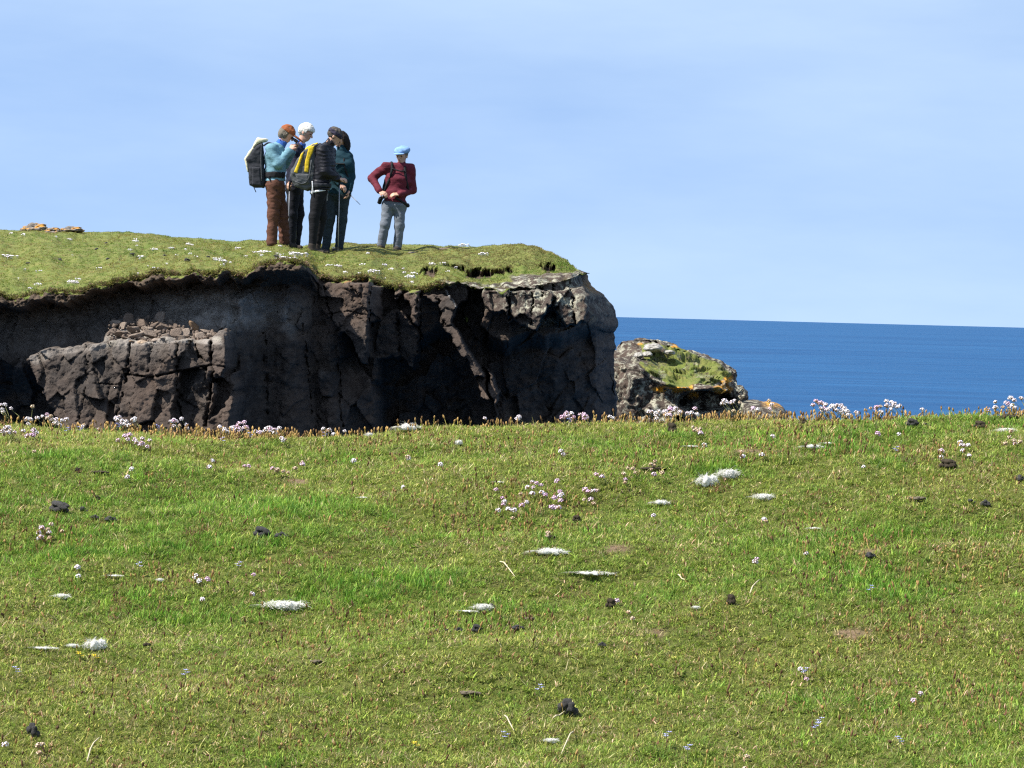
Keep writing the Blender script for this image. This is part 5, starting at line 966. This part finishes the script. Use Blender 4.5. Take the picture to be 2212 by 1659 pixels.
    # hair
    hs = opt.get('hair', 'short')
    F = Field(C - 0.22, C + 0.2, 0.0065); Rh = np.stack([f, l, u], 1)
    F.ell(C + u * 0.038 - f * 0.018, (0.108, 0.090, 0.100), Rh, 0.01)
    if hs == 'long': F.ell(C - f * 0.035 - u * 0.045, (0.085, 0.105, 0.125), Rh, 0.04); F.ell(C - l * 0.075 - u * 0.05 + f * 0.0, (0.06, 0.03, 0.12), Rh, 0.03); F.ell(C + l * 0.075 - u * 0.05, (0.06, 0.03, 0.12), Rh, 0.03)
    if hs == 'bushy': F.ell(C + u * 0.062 - f * 0.004, (0.112, 0.088, 0.085), Rh, 0.03); F.ell(C - f * 0.066 + u * 0.005, (0.048, 0.080, 0.07), Rh, 0.03); F.ell(C + f * 0.075 + u * 0.075, (0.04, 0.06, 0.03), Rh, 0.02)
    if hs == 'bob': F.ell(C - f * 0.055 - u * 0.02, (0.065, 0.092, 0.085), Rh, 0.03); F.ell(C - u * 0.02, (0.04, 0.098, 0.05), Rh, 0.03)
    F.warp(lambda p: 0.006 * noise(p * np.array([38, 38, 22]), 8) + 0.003 * noise(p * 80, 9), 0.05)
    F.box(C + f * 0.11 - u * 0.055, (0.085, 0.085, 0.105), Rh, 0.02, 0, True); field_obj('hair', F, mats['hair'], root)
    return root, j, (f, l, u, C, fb, lb)
def prism(name, cv, y, poly, d0, d1, rad, mat, parent, fold=0.006, seed=1):
    """rounded slab: outline in the plane across the view, from depth d0 to d1"""
    B = np.array(parent.location); q = np.array([cv(a, b, y) - B for a, b in poly]); lo = q.min(0) - 0.05; hi = q.max(0) + 0.05; lo[1] = d0 + y - B[1] - 0.05; hi[1] = d1 + y - B[1] + 0.05; F = Field(lo, hi, 0.0085)
    sl, p = F._sl(lo - 1, hi + 1); yc = (d0 + d1) / 2 + y - B[1]; hy = abs(d1 - d0) / 2
    a = -poly_sd(q[:, [0, 2]], p[..., 0], p[..., 2]) + rad; b = np.abs(p[..., 1] - yc) - hy + rad; F.F[:] = np.hypot(np.maximum(a, 0), np.maximum(b, 0)) + np.minimum(np.maximum(a, b), 0) - rad
    F.warp(folds(seed, fold, 10, 12), 0.04); return field_obj(name, F, mat, parent)
def belt(name, c, lb, half, r, z0, z1, mat, parent):
    F = Field(c - [0.32, 0.32, 0.2], c + [0.32, 0.32, 0.2], 0.009); F.cap(c + lb * half, c - lb * half, r, r, 0.05); F.half(c + [0, 0, z1], (0, 0, 1)); F.half(c + [0, 0, z0], (0, 0, -1)); F.warp(folds(61, 0.006, 14, 14), 0.04); return field_obj(name, F, mat, parent)
def rel(root, p): return np.array(p) - np.array(root.location)
def strap(name, pts, r, mat, parent):
    pts = np.array(pts, float); n = 14; t = np.linspace(0, len(pts) - 1, n); q = np.stack([np.interp(t, np.arange(len(pts)), pts[:, i]) for i in range(3)], 1); q[1:-1] = (q[:-2] + q[1:-1] * 2 + q[2:]) / 4
    return obj(name, tube_mesh(name, q, r, mat, 8), parent)
def c1(cx, cy, y, d=0.0): p = P(504.3 + cx / 5.21, 238.9 + cy / 5.21, y); p[1] += d; return p
def c2(cx, cy, y, d=0.0): p = P(760.9 + cx / 6.25, 292.0 + cy / 6.25, y); p[1] += d; return p
def turf_z(x, y):
    """height of the headland turf under a point"""
    u, v = UV(np.array([x, y, 0.8])); best = None
    for r in np.linspace(0.02, 1, 400):
        p, _, _ = turf_point(np.array([float(u)]), np.array([r])); 
        if p[0, 1] >= y: return p[0, 2]
    return p[0, 2]
def joints(cv, y, spec, foot):
    J = {k: cv(v[0], v[1], y, v[2] if len(v) > 2 else 0.0) for k, v in spec.items()}
    b = cv(foot[0], foot[1], y); b[2] = turf_z(b[0], y) - 0.03; J['base'] = b
    # ankles rest just above the turf
    for s in 'LR':
        a = J['an' + s]; a[2] = turf_z(a[0], a[1]) + 0.035
    return J
Y1 = on_turf(592, 531)[1]
# --- man in rust cap and teal fleece, looking through binoculars
J = joints(c1, Y1, dict(pelvis=(468, 830), chest=(470, 540), neck=(520, 400), head=(600, 268), shL=(480, 440, .15), shR=(440, 440, -.16), elL=(560, 600, .17), elR=(515, 605, -.21), wrL=(668, 455, .09), wrR=(645, 450, -.12), hnL=(705, 370, .05), hnR=(690, 362, -.05), knL=(545, 1170, .11), knR=(452, 1160, -.10), anL=(570, 1490, .12), anR=(438, 1480, -.10)), (480, 1515))
R1, j, (f, l, u, C, fb, lb) = person('person in rust cap and light teal fleece peering through binoculars, brown trousers', J, 0.05, 0.0, 0.62, dict(jacket=M_TEAL, trousers=M_BRN, collar=M_BLUEC, hair=M_HGR), dict(trouser=0.026, fold=0.010, jacket=0.022, hair='bob', build=1.1, seed=3, hem=0.12, collar=0.07, palmL=(0.3, -0.6, -.3), palmR=(0.3, 0.8, -.2)))
Rh = np.stack([f, l, u], 1); F = Field(C - 0.2, C + 0.26, 0.0065); F.ell(C + u * 0.045 - f * 0.012, (0.118, 0.100, 0.098), Rh, 0.01); F.half(C + u * 0.035, -u + f * 0.12); F.warp(folds(4, 0.006, 20, 20), 0.04); cap = field_obj('cap', F, M_CAPB, R1)
F = Field(C - 0.12, C + 0.30, 0.0055); F.ell(C + u * 0.052 + f * 0.150, (0.105, 0.082, 0.016), Rh, 0.01); F.cap(C + f * 0.02 + u * 0.02, C - f * 0.1 + u * .02, 0.075, 0.075, 0, True); field_obj('visor', F, M_CAPB, cap)
B = J['base']; eye = C + f * 0.13 + u * 0.005 + B
bn = thing('binoculars', 'small dark binoculars held to the eyes of the person in the rust cap', 'binoculars', eye)
for s in (1, -1): obj('barrel', tube_mesh('barrel', [l * 0.032 * s - f * 0.04, l * 0.032 * s, l * 0.036 * s + f * 0.01, l * 0.038 * s + f * 0.06], [0.017, 0.019, 0.023, 0.025], M_GLASS, 12), bn)
obj('bridge', tube_mesh('bridge', [-l * 0.032, l * 0.032], [0.014, 0.014], M_GLASS, 10), bn)
# --- white haired person behind
Y2 = Y1 + 0.75
J = joints(c1, Y2, dict(pelvis=(690, 850), chest=(705, 570), neck=(745, 410), head=(815, 250), shL=(740, 450, .16), shR=(705, 460, -.15), elL=(770, 640, .17), elR=(695, 660, -.2), wrL=(728, 810, .06), wrR=(668, 800, -.28), hnL=(712, 850, .03), hnR=(650, 838, -.30), knL=(728, 1170, .09), knR=(665, 1170, -.09), anL=(690, 1490, .10), anR=(645, 1490, -.08)), (668, 1520))
R2, j, (f, l, u, C, fb, lb) = person('white haired person in dark navy jacket standing behind the rust cap walker', J, -0.15, -0.28, 0.42, dict(jacket=M_NAVY, trousers=M_DKT, collar=M_BLUEC, hair=M_HWH), dict(trouser=0.018, fold=0.006, hair='bushy', seed=5, hem=-0.05, collar=0.05))
def pole(name, lab, a, b, grp, mat=M_POLE):
    t = thing(name, lab, 'trekking pole', b, grp); a = np.array(a) - b; d = a / np.linalg.norm(a); L = np.linalg.norm(a)
    obj('shaft', tube_mesh('shaft', [d * 0.04, d * L * 0.45, d * L * 0.46, d * (L - 0.12)], [0.006, 0.007, 0.009, 0.009], mat, 8), t); obj('grip', tube_mesh('grip', [d * (L - 0.13), d * (L - 0.09), d * (L - 0.03), d * L], [0.013, 0.016, 0.014, 0.017], M_BLACKW, 10), t)
    obj('tip', tube_mesh('tip', [d * 0.0, d * 0.05], [0.003, 0.005], M_GNY, 6), t); obj('basket', tube_mesh('basket', [d * 0.06, d * 0.066], [0.022, 0.022], M_BLACKW, 12), t); return t
a = c1(648, 815, Y2, -.32); b = c1(632, 1520, Y2, -.36); b[2] = turf_z(b[0], b[1]); pole('trekking_pole', 'thin grey trekking pole beside the brown trousers', a, b, 'trekking poles')
a = c1(714, 830, Y2, .0); b = c1(702, 1515, Y2, -.02); b[2] = turf_z(b[0], b[1]); pole('trekking_pole', 'trekking pole in front of the white haired walker’s dark trousers', a, b, 'trekking poles')
# --- walker in black puffer and headband
Y3 = Y1 - 0.25
J = joints(c1, Y3, dict(pelvis=(965, 880), chest=(1020, 580), neck=(1058, 410), head=(1140, 292), shL=(1075, 450, .16), shR=(1010, 450, -.16), elL=(1090, 690, .18), elR=(1035, 690, -.19), wrL=(1180, 770, .08), wrR=(1170, 765, -.12), hnL=(1230, 770, .04), hnR=(1228, 772, -.09), knL=(985, 1190, .09), knR=(915, 1190, -.10), anL=(935, 1480, .10), anR=(890, 1470, -.10)), (905, 1520))
R3, j, (f, l, u, C, fb, lb) = person('person in black quilted jacket with a dark headband over short grey hair', J, 0.10, 0.05, 0.5, dict(jacket=M_BLK, trousers=M_LEG, collar=M_BLK, hair=M_HSG), dict(trouser=0.004, fold=0.004, jacket=0.030, quilt=0.055, seed=7, hem=0.0, collar=0.09, build=1.08, legr=(0.105, 0.070, 0.075, 0.046)))
Rh = np.stack([f, l, u], 1); F = Field(C - 0.2, C + 0.2, 0.006); F.ell(C + u * 0.035 - f * 0.012, (0.118, 0.100, 0.108), Rh, 0.01); F.half(C + u * 0.068, u + f * 0.15); F.half(C + u * 0.012, -u - f * 0.1); F.warp(folds(12, 0.005, 18, 60), 0.04); field_obj('headband', F, M_BAND, R3)
F = Field(j['pelvis'] - [0.3, 0.3, 0.12], j['pelvis'] + [0.3, 0.3, 0.12], 0.009); F.cap(j['pelvis'] + lb * 0.08 - [0, 0, .045], j['pelvis'] - lb * 0.08 - [0, 0, .045], 0.132, 0.132, 0.05); F.half(j['pelvis'] - [0, 0, .02], (-0.2, 0, 1)); F.half(j['pelvis'] - [0, 0, .052], (0.2, 0, -1)); field_obj('shirt_hem', F, M_WHT, R3)
a = c1(1200, 740, Y3, -.1); b = c1(1183, 1520, Y3, -.12); b[2] = turf_z(b[0], b[1]); pole('trekking_pole', 'dark trekking pole held upright by the walker in the black quilted jacket', a, b, 'trekking poles')
# --- walker in dark teal jacket facing this way
Y4 = Y3 + 0.65
J = joints(c1, Y4, dict(pelvis=(1175, 930), chest=(1210, 620), neck=(1222, 455), head=(1212, 338), shR=(1135, 520, .0), shL=(1285, 520, .02), elR=(1130, 730, -.05), elL=(1322, 740, .0), wrR=(1205, 830, -.18), wrL=(1305, 905, -.08), hnR=(1240, 860, -.2), hnL=(1292, 985, -.12), knR=(1085, 1220, -.06), knL=(1225, 1220, -.04), anR=(1040, 1490), anL=(1190, 1495)), (1120, 1520))
R4, j, (f, l, u, C, fb, lb) = person('dark haired person in dark teal jacket half hidden behind the black quilted jacket', J, -1.95, -2.3, 0.55, dict(jacket=M_DTEAL, trousers=M_SLATE, collar=M_DTEAL, hair=M_HDK), dict(trouser=0.012, fold=0.005, hair='long', seed=9, hem=-0.05, collar=0.07, palmL=(-0.6, 0, 0.1)))
strap('shoulder_strap', [j['shL'] + [-0.03, 0.05, 0.08], j['shL'] + [-0.05, -0.09, 0.02], j['chest'] + [0.05, -0.16, 0.0], j['chest'] + [0.12, -0.08, -.2]], 0.016, M_BLACKW, R4); strap('chest_strap', [j['chest'] + [-0.1, -0.15, .02], j['chest'] + [0.06, -0.165, .02]], 0.010, M_BLACKW, R4)
a = c1(1318, 950, Y4, -.14); b = c1(1436, 1066, Y4, -.30); t = thing('thin_stick', 'thin pale stick slanting out of the hand of the walker in dark teal', 'stick', a); obj('shaft', tube_mesh('shaft', [np.zeros(3), (b - a) * .5, b - a], [0.006, 0.005, 0.004], M_POLE, 6), t); obj('handle', tube_mesh('handle', [(a - b) * .25, np.zeros(3)], [0.010, 0.010], M_BLACKW, 8), t)
# --- walker in maroon fleece and blue cap
Y5 = on_turf(850, 540)[1] + 0.6
J = joints(c2, Y5, dict(pelvis=(565, 935), chest=(615, 600), neck=(662, 410), head=(668, 282), shR=(470, 420), shL=(785, 455), elR=(265, 572, .10), elL=(812, 735, .06), wrR=(375, 765, -.12), wrL=(640, 805, -.15), hnR=(455, 800, -.17), hnL=(520, 805, -.19), knR=(445, 1215, -.05), knL=(640, 1225, -.03), anR=(392, 1490), anL=(612, 1500)), (505, 1535))
R5, j, (f, l, u, C, fb, lb) = person('person in maroon fleece and sky blue cap standing apart, hands at the belt', J, -1.78, -1.95, 0.22, dict(jacket=M_MAR, trousers=M_GREY, collar=M_MAR, hair=M_HGR), dict(trouser=0.012, fold=0.005, hair='short', build=0.92, seed=11, hem=0.10, collar=0.025, palmR=(0, 0.6, -0.6), palmL=(0, 0.5, -0.7)))
Rh = np.stack([f, l, u], 1); F = Field(C - 0.24, C + 0.26, 0.0065); F.ell(C + u * 0.082 - f * 0.022, (0.122, 0.116, 0.062), Rh, 0.01); F.ell(C + u * 0.05 - f * 0.012, (0.110, 0.096, 0.055), Rh, 0.03); F.half(C + u * 0.042, -u + f * 0.1); F.warp(folds(14, 0.008, 14, 14), 0.05); cap = field_obj('cap', F, M_CAPL, R5)
F = Field(C - 0.16, C + 0.26, 0.0055); F.ell(C + u * 0.052 + f * 0.095, (0.068, 0.085, 0.012), Rh, 0.01); field_obj('visor', F, M_CAPL, cap)
strap('shoulder_strap', [j['shR'] + [0.06, 0.08, 0.06], j['shR'] + [0.075, -0.07, 0.045], j['shR'] + [0.08, -0.13, -0.10], j['chest'] + [-0.17, -0.05, -.12], j['chest'] + [-.20, .06, -.26]], 0.020, M_BLACKW, R5)
strap('shoulder_strap', [j['shL'] + [-0.07, 0.08, 0.06], j['shL'] + [-0.08, -0.07, 0.035], j['shL'] + [-0.07, -0.13, -0.10], j['chest'] + [0.16, -0.05, -.15]], 0.020, M_BLACKW, R5)
strap('chest_strap', [j['shR'] + [0.08, -0.13, -0.04], j['neck'] + [0, -0.14, -0.09], j['shL'] + [-0.08, -0.13, -0.04]], 0.010, M_BLACKW, R5)
strap('hip_belt', [j['pelvis'] + [0.02, -0.15, 0.10], j['pelvis'] + [0.12, -0.13, 0.04], j['pelvis'] + [0.21, -0.03, -0.02], j['pelvis'] + [0.2, 0.08, 0.0]], [0.015] * 6 + [0.028] * 8, M_BLACKW, R5)
strap('hip_belt', [j['pelvis'] + [-0.22, 0.02, 0.02], j['pelvis'] + [-0.20, -0.04, 0.08], j['pelvis'] + [-0.12, -0.15, .10]], [0.034] * 8 + [0.016] * 6, M_BLACKW, R5)

# ------------------------------------------------------------------ rucksacks
def pack(lab, top, bot, back, left, width, depth, mats, extra=()):
    """rucksack between two back points; back = direction away from the wearer"""
    top, bot = np.array(top), np.array(bot); o = bot.copy(); t = thing('backpack', lab, 'backpack', o, 'rucksacks'); up = top - bot; H = np.linalg.norm(up); up /= H; bk = np.array(back, float); bk -= up * (bk @ up); bk /= np.linalg.norm(bk); lf = np.cross(up, bk); R = np.stack([bk, lf, up], 1)
    c = up * H * 0.47 + bk * depth * 0.5; lo = np.minimum.reduce([np.zeros(3), up * H]) - 0.42; hi = np.maximum.reduce([np.zeros(3), up * H]) + 0.42
    F = Field(lo, hi, 0.009); F.box(c, (depth * 0.5, width * 0.5, H * 0.46), R, 0.05, 0.02, taper=0.14); F.warp(folds(31, 0.010, 9, 9), 0.05); field_obj('main_bag', F, mats[0], t)
    F = Field(lo, hi, 0.009); F.ell(up * H * 0.95 + bk * depth * 0.45, (depth * 0.56, width * 0.46, H * 0.11), R, 0.02); F.warp(folds(32, 0.010, 12, 12), 0.05); field_obj('lid', F, mats[1], t)
    for (nm, uu, bb, ll, hs, m) in extra:
        F = Field(lo, hi, 0.008); F.box(up * H * uu + bk * depth * bb + lf * width * ll, hs, R, min(hs) * 0.7, 0.0); F.warp(folds(33 + int(10 * uu), 0.006, 14, 14), 0.04); field_obj(nm, F, m, t)
    return t, up, bk, lf, H
# cream and charcoal pack of the rust cap walker
t = thing('backpack', 'large charcoal rucksack with cream top and back, worn by the rust cap walker', 'backpack', c1(300, 870, Y1), 'rucksacks')
prism('main_bag', c1, Y1, [(330, 370), (250, 395), (150, 545), (172, 660), (186, 840), (240, 868), (345, 872), (362, 800), (345, 600)], -0.14, 0.14, 0.05, M_CHAR, t, 0.009, 41)
prism('lid', c1, Y1, [(385, 322), (350, 310), (275, 312), (245, 350), (215, 415), (235, 420), (310, 362), (375, 345)], -0.12, 0.12, 0.03, M_CREAM, t, 0.006, 42)
prism('back_panel', c1, Y1, [(218, 405), (124, 545), (140, 600), (160, 690), (176, 690), (160, 560), (240, 430)], -0.115, 0.115, 0.02, M_CREAM, t, 0.006, 43)
prism('side_pocket', c1, Y1, [(215, 640), (310, 640), (325, 850), (215, 845)], -0.165, -0.10, 0.025, M_CHAR, t, 0.006, 44)
B = np.array(t.location); strap('compression_strap', [c1(322, 380, Y1, -.15) - B, c1(318, 560, Y1, -.16) - B, c1(325, 800, Y1, -.16) - B], 0.007, M_GNY, t)
strap('shoulder_strap', [c1(345, 400, Y1, -.12) - B, c1(400, 365, Y1, -.17) - B, c1(470, 390, Y1, -.20) - B, c1(520, 455, Y1, -.17) - B], 0.013, M_CHAR, t)
strap('loose_strap', [c1(400, 740, Y1, -.20) - B, c1(440, 820, Y1, -.205) - B, c1(500, 910, Y1, -.19) - B], 0.010, M_BLACKW, t); strap('loose_strap', [c1(180, 815, Y1) - B, c1(225, 850, Y1, -.02) - B, c1(255, 920, Y1, -.02) - B], 0.006, M_BLACKW, t)
w = c1(470, 725, Y1) - B; belt('hip_belt', w, np.array([0, 1.0, 0]), 0.075, 0.145, -0.045, 0.04, M_BLACKW, t)
# yellow and grey pack
t = thing('backpack', 'yellow and grey rucksack on the back of the black quilted jacket', 'backpack', c1(800, 890, Y3), 'rucksacks')
prism('main_bag', c1, Y3, [(950, 375), (900, 385), (800, 440), (735, 535), (660, 660), (638, 740), (690, 850), (830, 900), (905, 880), (930, 700), (930, 480)], -0.14, 0.13, 0.05, M_GNY, t, 0.009, 45)
prism('lid', c1, Y3, [(955, 365), (905, 375), (830, 415), (790, 460), (820, 480), (930, 420)], -0.12, 0.11, 0.03, M_YELL, t, 0.005, 46)
prism('yellow_panel', c1, Y3, [(850, 425), (925, 390), (900, 480), (862, 560), (850, 705), (805, 695), (808, 600), (830, 510)], -0.160, -0.10, 0.015, M_YELL, t, 0.004, 47)
prism('yellow_panel', c1, Y3, [(805, 455), (765, 490), (735, 580), (688, 695), (725, 708), (760, 600), (785, 520)], -0.158, -0.10, 0.015, M_YELL, t, 0.004, 48)
prism('front_pocket', c1, Y3, [(700, 715), (860, 715), (870, 830), (800, 845), (720, 810)], -0.165, -0.10, 0.03, M_GNY, t, 0.006, 49)
B = np.array(t.location); strap('shoulder_strap', [c1(930, 400, Y3, -.13) - B, c1(985, 375, Y3, -.17) - B, c1(1050, 440, Y3, -.21) - B], 0.012, M_CHAR, t)
strap('grey_strap', [c1(885, 560, Y3, -.165) - B, c1(868, 700, Y3, -.17) - B, c1(850, 800, Y3, -.175) - B, c1(780, 835, Y3, -.175) - B, c1(700, 800, Y3, -.16) - B], 0.009, M_GNY, t); strap('loose_strap', [c1(895, 800, Y3, -.19) - B, c1(900, 860, Y3, -.2) - B, c1(893, 945, Y3, -.19) - B], 0.009, M_WHT, t)
w = c1(985, 835, Y3) - B; belt('hip_belt', w, np.array([0, 1.0, 0]), 0.085, 0.148, -0.04, 0.015, M_CHAR, t)
# black pack of the maroon walker and the one behind the teal jacket
pack('black rucksack mostly hidden behind the maroon fleece', c2(630, 400, Y5, .13), c2(540, 830, Y5, .13), (0.05, 1, 0), 0, 0.30, 0.18, (M_CHAR, M_BLACKW), (('side_pocket', .3, .4, .5, (0.05, 0.03, 0.10), M_CHAR), ('front_pocket', .35, 1.0, 0, (0.03, 0.10, 0.12), M_CHAR)))
